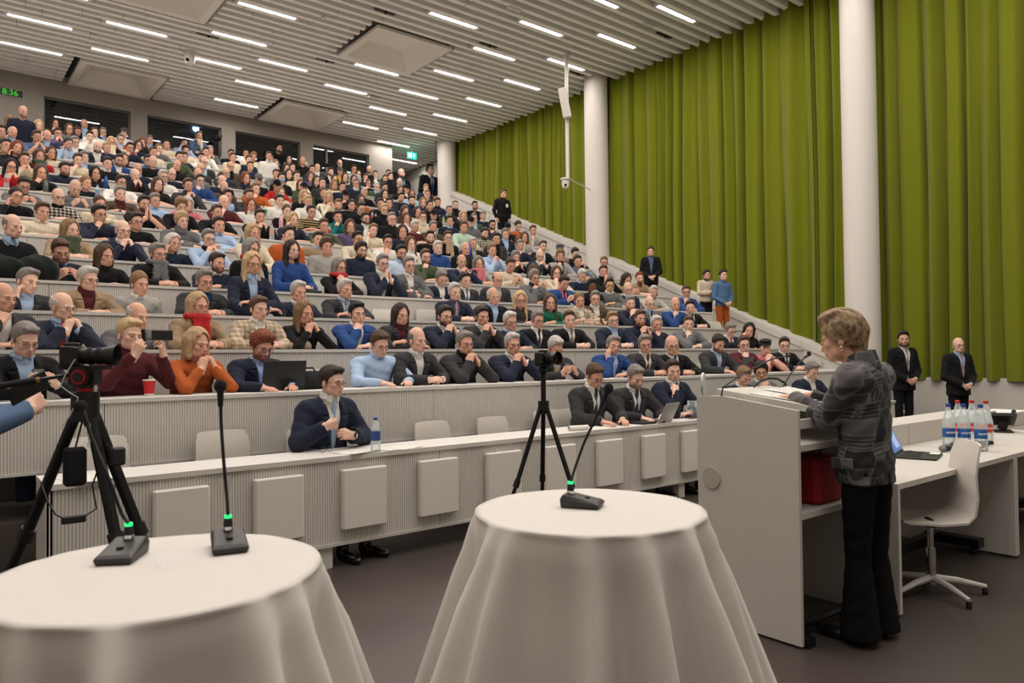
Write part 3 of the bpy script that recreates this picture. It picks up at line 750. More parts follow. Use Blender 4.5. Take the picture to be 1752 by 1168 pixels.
def add_arms(F, B, pose, g, short=False, flat=True):
    S = shoulders(B)
    for i, a in enumerate(POSE[pose]):
        e, w_ = np.array(a[0]), np.array(a[1]); s = S[i]
        if short:
            q = s+(e-s)*.72; F.cone(s, q, .062+g*.6, .060+g, .03); d = (e-s)/np.linalg.norm(e-s)
            continue
        F.cone(s, e, .061+g*.6, .048+g, .03); d = (w_-e)/np.linalg.norm(w_-e); wc = w_-d*.012
        F.cone(e, wc, .047+g, .034+g, .022)
        sl = F._blk(wc-.09, wc+.09); X, Y, Z = F._grid(sl)
        hb = np.maximum(-((X-wc[0])*d[0]+(Y-wc[1])*d[1]+(Z-wc[2])*d[2]), np.sqrt((X-wc[0])**2+(Y-wc[1])**2+(Z-wc[2])**2)-.062)
        F.op(sl, hb.astype(np.float32), .004, True)
    return F
def wrinkle(F, A=.0035):
    F.off(lambda X, Y, Z: A*(np.sin(Z*62+X*38+2.2*np.sin(Y*23+X*9))*.6+np.sin(X*71-Z*33+1.7*np.sin(Z*17)+Y*40)*.4))
def top_tpl(kind, pose, lod):
    """outer garment: J jacket, W plain long sleeve, P short sleeve, L long coat-like jacket"""
    B = STAND if is_st(pose) else SEAT; F = grid_for(B, pose, GRES[lod]); z = B['zh']
    g = .016 if kind in 'JL' else .007
    P = add_torso(F, B, g)
    if B is STAND: F.cone(P[0], P[0]+[0, .0, -.17 if kind in 'JL' else -.04], .116+g*.8, .122+g if kind in 'JL' else .114, .03, (1.5, 1, 1))
    F2 = None
    add_arms(F, B, pose, g, kind == 'P')
    hem = z-.16 if (kind in 'JL' and B is STAND) else z-.045
    F.cut(lambda X, Y, Z: hem-Z); zt = z+P[4][2]-z+.012
    F.cut(lambda X, Y, Z: Z-zt+.35*np.minimum(Y-P[4][1]+.05, .06)*0-0)
    F.cone(P[4]+[0, -.01, .005], P[4]+[0, -.015, .14], .058, .066, .012, sub=True)
    if kind == 'J':
        zv = z+(.16 if B is SEAT else .12); zn = z+.56; yo = P[3][1]
        wv = lambda Z: np.interp(Z, [zv-.2, zv, zv+.06, zn-.06, zn], [.004, .002, .022, .066, .070])
        inside = lambda X, Y, Z: (Y < yo+.0)
        F.off(lambda X, Y, Z: .007*np.clip((np.abs(X)-wv(Z))/.006, 0, 1)*np.clip((wv(Z)+.052-np.abs(X))/.008, 0, 1)*(Y < yo-.0)*(Z > zv)*np.clip((z+.49-Z)/.02, 0, 1))
        F.cut(lambda X, Y, Z: np.minimum(np.minimum(wv(Z)-np.abs(X), -(Y-(yo-.01))), Z-(zv-.3)), .004)
    wrinkle(F, .004 if kind in 'JL' else .0035)
    return F.net()
def lapel_np(st):
    B = STAND if st else SEAT; F = grid_for(B, '', .009); P = add_torso(F, B, .016); z = B['zh']; zv = z+(.16 if B is SEAT else .12); zn = z+.56
    wv = lambda Z: np.interp(Z, [zv-.2, zv, zv+.06, zn-.06, zn], [.004, .002, .022, .066, .070])
    def yf(x, zz):
        i = int(round((x-F.lo[0])/F.h)); k = int(round((zz-F.lo[2])/F.h)); col = F.f[i, :, k]; j = int(np.argmax(col < 0))
        if j == 0: return P[3][1]-.05
        a, b = col[j-1], col[j]; return F.ax[1][j-1]+F.h*a/(a-b)
    out = []
    for s in (-1, 1):
        for (za, zb_, w0, w1, n) in [(zn-.05, zn-.125, .030, .048, 4), (zn-.132, zv+.0, .066, .014, 9)]:
            vs = []; prev = None
            for q in range(n+1):
                t = q/n; zz = za+(zb_-za)*t; xi = float(wv(zz))+.001; wd = w0+(w1-w0)*t
                for u in (0, .5, 1): x = s*(xi+wd*u); y = yf(x, zz); vs.append([x, y-.008-.004*(1-abs(u-.5)), zz])
            # smooth the depth along the strip
            V = np.array(vs).reshape(n+1, 3, 3); Y = V[:, :, 1]
            for _ in range(2): Y[1:-1] = (Y[:-2]+2*Y[1:-1]+Y[2:])/4
            V = V.reshape(-1, 3); V2 = V+[0, .012, 0]; N = len(V); A = np.concatenate([V, V2]); fs = []
            for q in range(n):
                for u in range(2): a = q*3+u; f = [a, a+1, a+4, a+3]; fs.append(f); fs.append([v+N for v in f[::-1]])
                fs.append([q*3, q*3+3, N+q*3+3, N+q*3]); fs.append([q*3+2, N+q*3+2, N+q*3+5, q*3+5])
            e = n*3; fs += [[0, N, N+1, 1], [1, N+1, N+2, 2], [e, e+1, N+e+1, N+e], [e+1, e+2, N+e+2, N+e+1]]
            out.append((A, np.array(fs)))
    V, Q, _ = merge(out); return V, Q
def shirt_tpl(st, lod):
    B = STAND if st else SEAT; F = grid_for(B, '', GRES[lod]); P = add_torso(F, B, .0); z = B['zh']
    F.cut(lambda X, Y, Z: z-.03-Z)
    F.cone(P[4]+[0, -.004, -.04], P[4]+[0, -.014, .012], .070, .060, .01)
    V, Q = F.net(); return V, Q, F
def collar_tpl(st, lod, kind='c'):
    B = STAND if st else SEAT; P4 = np.array(B['pts'][4])+[0, 0, B['zh']]; h = GRES[lod]*.62
    F = Fld(P4-[.13, .16, .10], P4+[.13, .12, .14], h)
    if kind == 'c':
        F.cone(P4+[0, .004, -.03], P4+[0, -.012, .034], .074, .063, 0)
        for s in (-1, 1):
            for q in range(5):
                t = q/4; F.cone(P4+[s*(.010+.014*t), -.072+.004*t, .018-.010*t], P4+[s*(.030+.036*t), -.072+.038*t, -.034+.030*t], .0085, .0075, .006)
        F.cut(lambda X, Y, Z: Z-(P4[2]+.036-.22*np.clip(-(Y-P4[1]), -.06, .1)))
        F.cut(lambda X, Y, Z: np.minimum(.007-np.abs(X)+(P4[2]+.03-Z)*.28, -(Y-P4[1]+.05)))
    else:
        F.cone(P4+[0, .004, -.04], P4+[0, -.012, .040], .080, .064, 0); F.cone(P4+[0, -.012, .034], P4+[0, -.012, .036], .067, .067, .01)
        F.cut(lambda X, Y, Z: Z-(P4[2]+.052))
    return F.net()
def scarf_tpl(st, lod):
    B = STAND if st else SEAT; P4 = np.array(B['pts'][4])+[0, 0, B['zh']]; F = Fld(P4-[.2, .24, .40], P4+[.2, .16, .14], GRES[lod]*.75)
    n = 10
    ring = [P4+np.array([.082*math.cos(a), -.015-.080*math.sin(a), .018-.012*math.sin(a)]) for a in [2*math.pi*i/n for i in range(n+1)]]
    for i in range(n): F.cone(ring[i], ring[i+1], .034, .034, .01)
    F.cone(P4+[-.03, -.10, -.01], P4+[-.05, -.125, -.20], .034, .030, .02, (1.3, .7, 1)); F.cone(P4+[.03, -.10, -.01], P4+[.045, -.12, -.26], .034, .030, .02, (1.3, .7, 1))
    F.off(lambda X, Y, Z: .004*np.sin(X*120+Z*50)*np.sin(Y*90+Z*110)); F.cone(P4+[0, .0, -.05], P4+[0, -.014, .14], .055, .06, .008, sub=True)
    return F.net()
def trousers_tpl(st, lod, flare=0):
    if not st:
        F = Fld((-.26, -.58, .02), (.26, .2, .72), GRES[lod]*1.2)
        for s in (-1, 1):
            F.cone((s*.085, 0, .52), (s*.10, -.42, .50), .095, .070, .04); F.cone((s*.10, -.42, .50), (s*.10, -.40, .12), .066, .050, .02)
        F.cone((-.05, .01, .55), (.05, .01, .55), .115, .115, .05, (1.2, 1, 1)); F.cut(lambda X, Y, Z: .10-Z)
    else:
        F = Fld((-.26, -.2, .02), (.26, .26, 1.06), GRES[lod])
        for s in (-1, 1):
            F.cone((s*.082, .01, .90), (s*.095, .0, .50), .092, .066, .04); F.cone((s*.095, .0, .50), (s*.105, .015, -.06), .066-.010*bool(flare), .056+.056*flare, .02)
        F.cone((-.06, .0, .95), (.06, .0, .95), .096, .096, .05, (1.15, 1, 1)); F.cut(lambda X, Y, Z: .035+.02*bool(not flare)-Z)
    wrinkle(F, .003); return F.net()
def shoe_tpl(lod):
    F = Fld((-.07, -.25, -.01), (.07, .12, .16), .009 if lod == 0 else .014)
    F.ell((0, -.10, .030), (.044, .12, .036), 0); F.ell((0, .02, .04), (.038, .06, .045), .02); F.cone((0, .02, .05), (0, .02, .12), .04, .042, .02); F.cut(lambda X, Y, Z: .004-Z); F.cut(lambda X, Y, Z: Z-.13)
    return F.net()
def tie_np(st, lod):
    V, Q, F = tpl('shirt', shirt_tpl, st, lod); B = STAND if st else SEAT; z = B['zh']
    ix = int(round((0-F.lo[0])/F.h)); 
    def yf(zz):
        k = int(round((zz-F.lo[2])/F.h)); col = F.f[ix, :, k]; j = np.argmax(col < 0); return F.ax[1][j]
    m = MB(); zs = np.linspace(z+.535, z+.10, 9); ws = [.016, .020, .013, .022, .028, .033, .038, .042, .044]
    ys = [yf(q)-.012 for q in zs]; ys[0] = min(ys[0], ys[1]+.004)-.006; ys[1] -= .006
    vs = []
    for q, y, w_ in zip(zs, ys, ws): vs += [(-w_, y+.008, q), (0, y-.003, q), (w_, y+.008, q)]
    fs = []
    for i in range(8): a = i*3; fs += [(a, a+1, a+4, a+3), (a+1, a+2, a+5, a+4)]
    vs += [(v[0], v[1]+.008, v[2]) for v in vs]; n = 27; fs += [tuple(reversed([j+n for j in f])) for f in fs]
    a = 24; fs += [(a, a+n, a+n+1, a+1), (a+1, a+n+1, a+n+2, a+2)]
    m.add(vs, fs); return shell(m)
# ---------------------------------------------------------------- materials driven by object colour
def fab_pat(kind):
    def f(nt, vec, src):
        N, L = nt.nodes, nt.links
        def wave(ax, sc, lo, hi):
            wv = N.new('ShaderNodeTexWave'); wv.bands_direction = ax; wv.inputs['Scale'].default_value = sc; wv.inputs['Distortion'].default_value = .6; L.new(vec, wv.inputs['Vector'])
            r = N.new('ShaderNodeValToRGB'); L.new(wv.outputs['Fac'], r.inputs[0]); r.color_ramp.interpolation = 'CONSTANT' if kind != 'check' else 'LINEAR'
            r.color_ramp.elements[0].position = lo; r.color_ramp.elements[1].position = hi; return r.outputs[0]
        mx = N.new('ShaderNodeMix'); mx.data_type = 'RGBA'
        if kind == 'stripe': L.new(wave('Z', 7, .2, .78), mx.inputs['Factor']); L.new(src, mx.inputs['A']); mx.inputs['B'].default_value = lin((196, 170, 90))+(1,)
        if kind == 'pin': L.new(wave('X', 30, .2, .85), mx.inputs['Factor']); L.new(src, mx.inputs['A']); mx.inputs['B'].default_value = lin((225, 228, 232))+(1,)
        if kind == 'tie': L.new(wave('DIAGONAL', 26, .2, .55), mx.inputs['Factor']); L.new(src, mx.inputs['A']); mx.inputs['B'].default_value = lin((178, 172, 176))+(1,)
        if kind == 'check':
            a, b = wave('X', 6, .5, .72), wave('Z', 6, .5, .72); ad = N.new('ShaderNodeMath'); ad.operation = 'MULTIPLY_ADD'; L.new(a, ad.inputs[0]); ad.inputs[1].default_value = .45
            sm = N.new('ShaderNodeMath'); sm.operation = 'MULTIPLY'; L.new(b, sm.inputs[0]); sm.inputs[1].default_value = .45; L.new(sm.outputs[0], ad.inputs[2])
            L.new(ad.outputs[0], mx.inputs['Factor']); L.new(src, mx.inputs['A']); mx.inputs['B'].default_value = lin((198, 188, 172))+(1,)
        return mx.outputs['Result']
    return f
WOOL = mat('suit_wool', rough=.9, objcol=True, noise=.10, nscale=220, bump=.25, bscale=420, sheen=.03, spec=.15)
KNIT = mat('knit_wool', rough=.95, objcol=True, noise=.08, nscale=120, bump=.35, bscale=260, sheen=.05, spec=.1)
COTTON = mat('shirt_cotton', rough=.85, objcol=True, noise=.04, nscale=60, bump=.25, bscale=34, spec=.15)
STRIPE = mat('striped_jersey', rough=.9, objcol=True, pattern=fab_pat('stripe'), spec=.1)
CHECK = mat('checked_cotton', rough=.9, objcol=True, pattern=fab_pat('check'), spec=.1)
TIEM = mat('tie_silk', rough=.5, objcol=True, noise=.1, nscale=80)
TIES = mat('tie_striped', rough=.5, objcol=True, pattern=fab_pat('tie'))
SCARFM = mat('scarf_cloth', rough=.95, objcol=True, noise=.35, nscale=28, bump=.2, bscale=120)
SKIN = mat('skin', rough=.55, objcol=True, noise=.07, nscale=38, spec=.3, sss=.06)
def lip_pat(nt, vec, src):
    N, L = nt.nodes, nt.links; m = N.new('ShaderNodeVectorMath'); m.operation = 'MULTIPLY'; L.new(src, m.inputs[0]); m.inputs[1].default_value = (.86, .66, .64); return m.outputs[0]
LIP = mat('lips', rough=.45, objcol=True, pattern=lip_pat)
EYEW = mat('eye_white', (205, 196, 188), .35); IRIS = mat('eye_iris', (38, 28, 22), .25)
HAIR = mat('hair', rough=.6, objcol=True, noise=.28, nscale=70, bump=.6, bscale=140, spec=.3, stretch=(1.6, 1.6, .45))
SKINS = [SKIN, LIP, EYEW, IRIS]
TROUS = mat('trouser_cloth', rough=.9, objcol=True, noise=.06, nscale=160, bump=.2, bscale=300, spec=.12)
SHOEM = mat('shoe_leather', (18, 16, 15), .22, spec=.5)
GLM = mat('glasses_frame', (24, 22, 22), .35); GLR = mat('glasses_frame_red', (140, 25, 30), .35)
CC = {'k': (24, 24, 26), 'n': (34, 39, 54), 'c': (52, 52, 54), 'g': (96, 96, 97), 'l': (158, 156, 152), 'w': (216, 212, 205), 'e': (205, 192, 168), 'b': (76, 62, 50), 't': (150, 128, 102), 'u': (38, 66, 118), 'i': (158, 180, 208), 'r': (168, 34, 36), 'o': (164, 84, 40), 'm': (82, 36, 40), 'v': (30, 92, 68), 'f': (68, 78, 56), 'y': (196, 160, 60), 'p': (196, 112, 120), 'd': (78, 98, 128), 'a': (92, 80, 110), 'q': (26, 92, 92), 'x': (166, 190, 172), 'D': (74, 104, 136)}
CN = {'k': 'black', 'n': 'navy', 'c': 'charcoal', 'g': 'grey', 'l': 'light grey', 'w': 'white', 'e': 'cream', 'b': 'brown', 't': 'tan', 'u': 'blue', 'i': 'light blue', 'r': 'red', 'o': 'rust', 'm': 'maroon', 'v': 'green', 'f': 'olive', 'y': 'yellow', 'p': 'pink', 'd': 'slate blue', 'a': 'purple', 'q': 'teal', 'x': 'mint', 'D': 'denim blue'}
HCOL = {'k': (22, 19, 18), 'd': (44, 33, 27), 'b': (78, 56, 40), 'l': (124, 96, 66), 'y': (184, 154, 116), 'g': (122, 115, 110), 'w': (184, 178, 172), 'r': (118, 62, 36)}
def hcol(c): return lin(HCOL[c])
def vary(rgb, r, a=.10):
    f = 1+r.uniform(-a, a); return tuple(min(1, v*f) for v in lin(rgb))
_mc = {}
def cmesh(key, fn):
    if key not in _mc: _mc[key] = fn()
    return _mc[key]
def mesh_nq(name, vq, m): return np_mesh(name, vq[0], vq[1], m)
PHONE = MB().box(-.036, .036, -.0045, .0045, 0, .15, .004).mesh('phone', BLACK)
LODD = (9.0, 14.5)
def build_person(root, hp, body_z, spec, lod, rnd, hyaw, hpitch, htilt, hs=1.08):
    """fills a person Empty. spec: dict(hair, hc, top, c1, c2, tie, pose, flags). body_z maps z of the canonical body to the person"""
    pose = spec['pose']; st = is_st(pose); B = STAND if st else SEAT; fl = spec['flags']; zs, zo = body_z
    fem = spec['fem']; wsc = (1.0 if not fem else .91)*(1.12 if 'W' in fl else 1)*rnd.uniform(.97, 1.04)*(1 if st else .93)
    fz = lambda p: np.array([p[0]*(wsc if abs(p[0]) > .15 else 1), p[1], p[2]*zs+zo])
    kind = 'f' if fem else ('w' if 'W' in fl else 'm')
    V, Q, M = tpl('head', head_tpl, kind, lod); R = rotm(hyaw, hpitch, htilt)
    sx = hs*(1+rnd.uniform(-.035, .035)); sv = np.array([sx, hs*(1+rnd.uniform(-.03, .03)), hs*(1+rnd.uniform(-.03, .03))])
    parts = [((V*sv)@R.T+hp, Q, M)]
    glod = lod
    short = spec['top'] in 'PR'
    S = shoulders(B); hcent = hp+R@(np.array([0, -.09, .02])*sv)
    show_hands = not (pose == '9')
    dh = hp-fz(B['pivot'])
    for i, a in enumerate(POSE[pose]):
        if not show_hands and not short: continue
        e, wr = fz(a[0]), fz(a[1])
        face = a[1][2] > .93 if not st else a[1][2] > 1.3
        if face: wr = wr+dh+(R@np.array([0, -.10, .02])-np.array([0, -.10, .02]))*.75
        hv, hq = place_hand(a[4], lod, wr, a[2], a[3], i == 1); parts.append((hv, hq, 0))
        d = wr-e; parts.append(tube_shell([e+d*(.0 if short else .45), e+d*.8, wr+d/np.linalg.norm(d)*.01], [.040, .033, .026] if short else [.032, .03, .026], 10 if lod < 2 else 7)+(0,))
        if short: s = fz(S[i]); parts.append(tube_shell([s+(e-s)*.5, s+(e-s)*.8, e, e+d*.12], [.046, .043, .040, .040], 10 if lod < 2 else 7)+(0,))
    sm_ = [fz(q_) for q_ in S]; nb_ = fz(np.array(B['pts'][4])+[0, 0, B['zh']]); parts.append(tube_shell([hp+np.array([0, .025, -.06]), nb_-[0, 0, .04]], [.045, .045], 8)+(0,))
    for i, a in enumerate(POSE[pose]):
        if show_hands or short: parts.append(tube_shell([nb_-[0, 0, .05], sm_[i], fz(a[0]), fz(a[0])+(fz(a[1])-fz(a[0]))*.5], [.035, .03, .03, .03], 6)+(0,))
    mg_ = merge(parts); me = np_mesh('body', mg_[0], mg_[1], SKINS, mg_[2])
    skin = {'n': (202, 154, 132), 'p': (214, 172, 152), 'd': (112, 74, 52), 'a': (196, 152, 112)}['d' if 'd' in fl else ('a' if 'a' in fl else ('p' if rnd.random() < .45 else 'n'))]
    ob('body', me, root, col=vary(skin, rnd, .07))
    # clothes
    bs = (1, 1, zs); bl = (0, 0, zo)
    t = spec['top']; c1 = vary(CC[spec['c1']], rnd); tk = {'J': 'J', 'W': 'W', 'S': 'W', 'V': 'W', 'T': 'W', 'H': 'W', 'X': 'W', 'P': 'P', 'R': 'P'}[t]
    tm = {'J': WOOL, 'W': KNIT, 'S': COTTON, 'V': KNIT, 'T': KNIT, 'H': KNIT, 'X': CHECK, 'P': COTTON, 'R': STRIPE}[t]
    if 'Q' in fl and t == 'J': tm = CHECK
    if 'I' in fl: tm = cmesh('pinm', lambda: mat('pinstripe_cotton', rough=.85, objcol=True, pattern=fab_pat('pin')))
    nm = {'J': 'jacket', 'W': 'sweater', 'S': 'shirt', 'V': 'sweater', 'T': 'sweater', 'H': 'hoodie', 'X': 'shirt', 'P': 't_shirt', 'R': 't_shirt'}[t]
    bs = (wsc, wsc if 'W' in fl else 1, zs); bs_ = bs
    me = cmesh((tk, pose, glod, tm.name, nm), lambda: mesh_nq(nm, tpl('top', top_tpl, tk, pose, glod), tm)); ob(nm, me, root, loc=bl, scale=bs, col=c1)
    if t == 'J' and lod < 2: ob('lapel', cmesh(('lap', st, tm.name), lambda: mesh_nq('lapel', tpl('lapel', lapel_np, st), tm)), root, loc=bl, scale=bs, col=tuple(v*1.12 for v in c1))
    if t == 'J':
        c2 = vary(CC[spec['c2']], rnd, .04); dark = spec['c2'] in 'kmncb'
        sm = KNIT if dark else COTTON
        ob('shirt', cmesh(('sh', st, glod, sm.name), lambda: mesh_nq('shirt', tpl('shirt', shirt_tpl, st, glod), sm)), root, loc=bl, scale=bs, col=c2)
        ob('collar', cmesh(('co', st, glod, 'c' if not dark else 't', sm.name), lambda: mesh_nq('collar', tpl('collar', collar_tpl, st, glod, 'c' if not dark else 't'), sm)), root, loc=bl, scale=(1, 1, zs), col=c2)
        if spec['tie']:
            tmn = TIES if 'Z' in fl else TIEM
            ob('tie', cmesh(('tie', st, glod, tmn.name), lambda: mesh_nq('tie', tie_np(st, glod), tmn)), root, loc=bl, scale=bs, col=vary(CC[spec['tie']], rnd))
        if show_hands and not dark and lod < 2:
            for i, a in enumerate(POSE[pose]):
                e, wr = fz(a[0]), fz(a[1]); d = (wr-e)/np.linalg.norm(wr-e)
                MBc = MB().tube([wr-d*.04, wr-d*.002], [.036, .034], 12); ob('cuff', np_mesh('cuff', *shell(MBc), COTTON), root, col=c2)
    elif t in 'SVX' or t == 'P' and spec['c2']:
        cc = vary(CC[spec['c2'] or spec['c1']], rnd, .05) if spec['c2'] else c1
        ob('collar', cmesh(('co', st, glod, 'c', COTTON.name), lambda: mesh_nq('collar', tpl('collar', collar_tpl, st, glod, 'c'), COTTON)), root, loc=bl, scale=(1, 1, zs), col=cc)
    elif t in 'TH':
        ob('collar', cmesh(('co', st, glod, 't', KNIT.name), lambda: mesh_nq('collar', tpl('collar', collar_tpl, st, glod, 't'), KNIT)), root, loc=bl, scale=(1.12 if t == 'H' else 1, 1.12 if t == 'H' else 1, zs), col=c1)
    if spec['scarf']:
        ob('scarf', cmesh(('sc', st, glod), lambda: mesh_nq('scarf', tpl('scarf', scarf_tpl, st, glod), SCARFM)), root, loc=bl, scale=(1, 1, zs), col=vary(CC[spec['scarf']], rnd))
    tc = vary(CC[spec.get('tc', 'k')], rnd)
    ob('trousers', cmesh(('tr', st, glod, 0), lambda: mesh_nq('trousers', tpl('trou', trousers_tpl, st, glod, 0), TROUS)), root, col=tc)
    if st or spec.get('shoes'):
        for s in (-1, 1):
            ob('shoe', cmesh(('shoe', 0 if lod == 0 else 1), lambda: mesh_nq('shoe', tpl('shoe', shoe_tpl, 0 if lod == 0 else 1), SHOEM)), root, loc=(s*.10, .01 if st else -.40, 0), rot=(0, 0, s*.12))
    # head wear
    rot = Matrix(R.tolist()).to_euler(); hl = dict(loc=hp, rot=rot, scale=tuple(sv))
    hst = spec['hair']; hc = hcol(spec['hc']) if spec['hc'] in HCOL else hcol('d')
    hf_ = rnd.uniform(.86, 1.14); hcv = tuple(v*hf_ for v in hc)
    cap_ = None
    if hst in 'kf' and spec['cap']:
        ob('cap', cmesh(('cap', hst, lod), lambda: mesh_nq('cap', tpl('capt', cap_tpl, hst, lod), KNIT)), root, col=vary(CC[spec['cap']], rnd), **hl); hst2 = 'l' if fem else 't'
    else: hst2 = hst
    def hairmesh():
        P = [brows(lod)]
        if hst2 != 'b': P += tpl('hair', hair_tpl, hst2, lod)
        V_, Q_, _ = merge(P); return np_mesh('hair', V_, Q_, HAIR)
    ob('hair', cmesh(('hair', hst2, lod), hairmesh), root, col=hcv, **hl)
    bk = 'L' if 'L' in fl else ('B' if 'B' in fl else ('M' if 'M' in fl else None))
    if bk: ob('beard' if bk != 'M' else 'moustache', cmesh(('beard', bk, lod), lambda: mesh_nq('beard', tpl('beardt', beard_tpl, lod, bk), HAIR)), root, col=hcol('r') if 'L' in fl else tuple(.62*v+.38*u for v, u in zip(hcv, lin((150, 106, 84)))), **hl)
    if 'G' in fl: ob('glasses', cmesh(('gl', lod, 'r' if 'g' in fl else 'k'), lambda: np_mesh('glasses', *shell(glasses_mesh(lod)), GLR if 'g' in fl else GLM)), root, **hl)
    if 'S' in fl: ob('face_mask', cmesh(('mask', lod), lambda: mask_mesh(lod)), root, col=lin((120, 165, 205)), **hl)
    if pose in '8Fc': 
        w2 = [fz(a[1]) for a in POSE[pose]]; ctr = (w2[0]+w2[1])/2
    return R
def mask_mesh(lod):
    F = Fld((-.1, -.16, -.05), (.1, .05, .12), .008); F.ell((0, -.036, .045), (.068, .072, .07), .02); F.ell((0, -.10, .03), (.03, .025, .03), .02)
    F.cut(lambda X, Y, Z: Z-.06); F.cut(lambda X, Y, Z: -.012-Z); F.cut(lambda X, Y, Z: Y+.03); return np_mesh('face_mask', *F.net(), COTTON)
SPK = np.array([3.6, 1.9, 1.5])
POSEN = {'0': 'hands clasped on desk', '1': 'arms folded', '2': 'hands clasped at mouth', '3': 'hand on chin', '4': 'hand on chin', '5': 'hand on cheek', '6': 'palms together at face', '7': 'looking down', '8': 'holding phone', '9': '', 'F': 'filming with phone', 'A': 'adjusting jacket', 's': 'standing hands clasped', 'x': 'standing arms crossed', 'p': 'standing arms down', 'h': 'standing hand at mouth', 'r': 'standing', 'c': 'standing with phone'}
def describe(s):
    g = {'J': 'jacket', 'W': 'sweater', 'S': 'shirt', 'V': 'collared sweater', 'T': 'turtleneck', 'H': 'hoodie', 'X': 'checked shirt', 'P': 'tee', 'R': 'striped tee'}[s['top']]
    d = CN[s['c1']]+' '+g
    if s['tie']: d += ' and %s tie' % CN[s['tie']]
    elif s['scarf']: d += ' and %s scarf' % CN[s['scarf']]
    if s['cap']: d += ', %s cap' % CN[s['cap']]
    if 'G' in s['flags']: d += ', glasses'
    return d
def parse(e):
    """'x,y hairstyle+colour top+colours pose flags'"""
    p = e.split(); x, y = map(float, p[0].split(',')); h = p[1]; g = p[2]; pose = p[3]; fl = p[4] if len(p) > 4 else ''
    sc = ''
    if 'N' in fl: i = fl.index('N'); sc = fl[i+1]; fl = fl[:i]+fl[i+2:]
    s = dict(px=x, py=y, hair=h[0], hc=h[1] if len(h) > 1 else 'g', fem=len(h) > 2 and h[2] == 'f', cap=h[1] if h[0] in 'kf' else '', top=g[0], c1=g[1], c2=g[2] if len(g) > 2 else ('w' if g[0] == 'J' else ''), tie=g[3] if len(g) > 3 else '', pose=pose, flags=fl, scarf=sc)
    if s['hair'] in 'kf': s['hc'] = 'd'
    return s
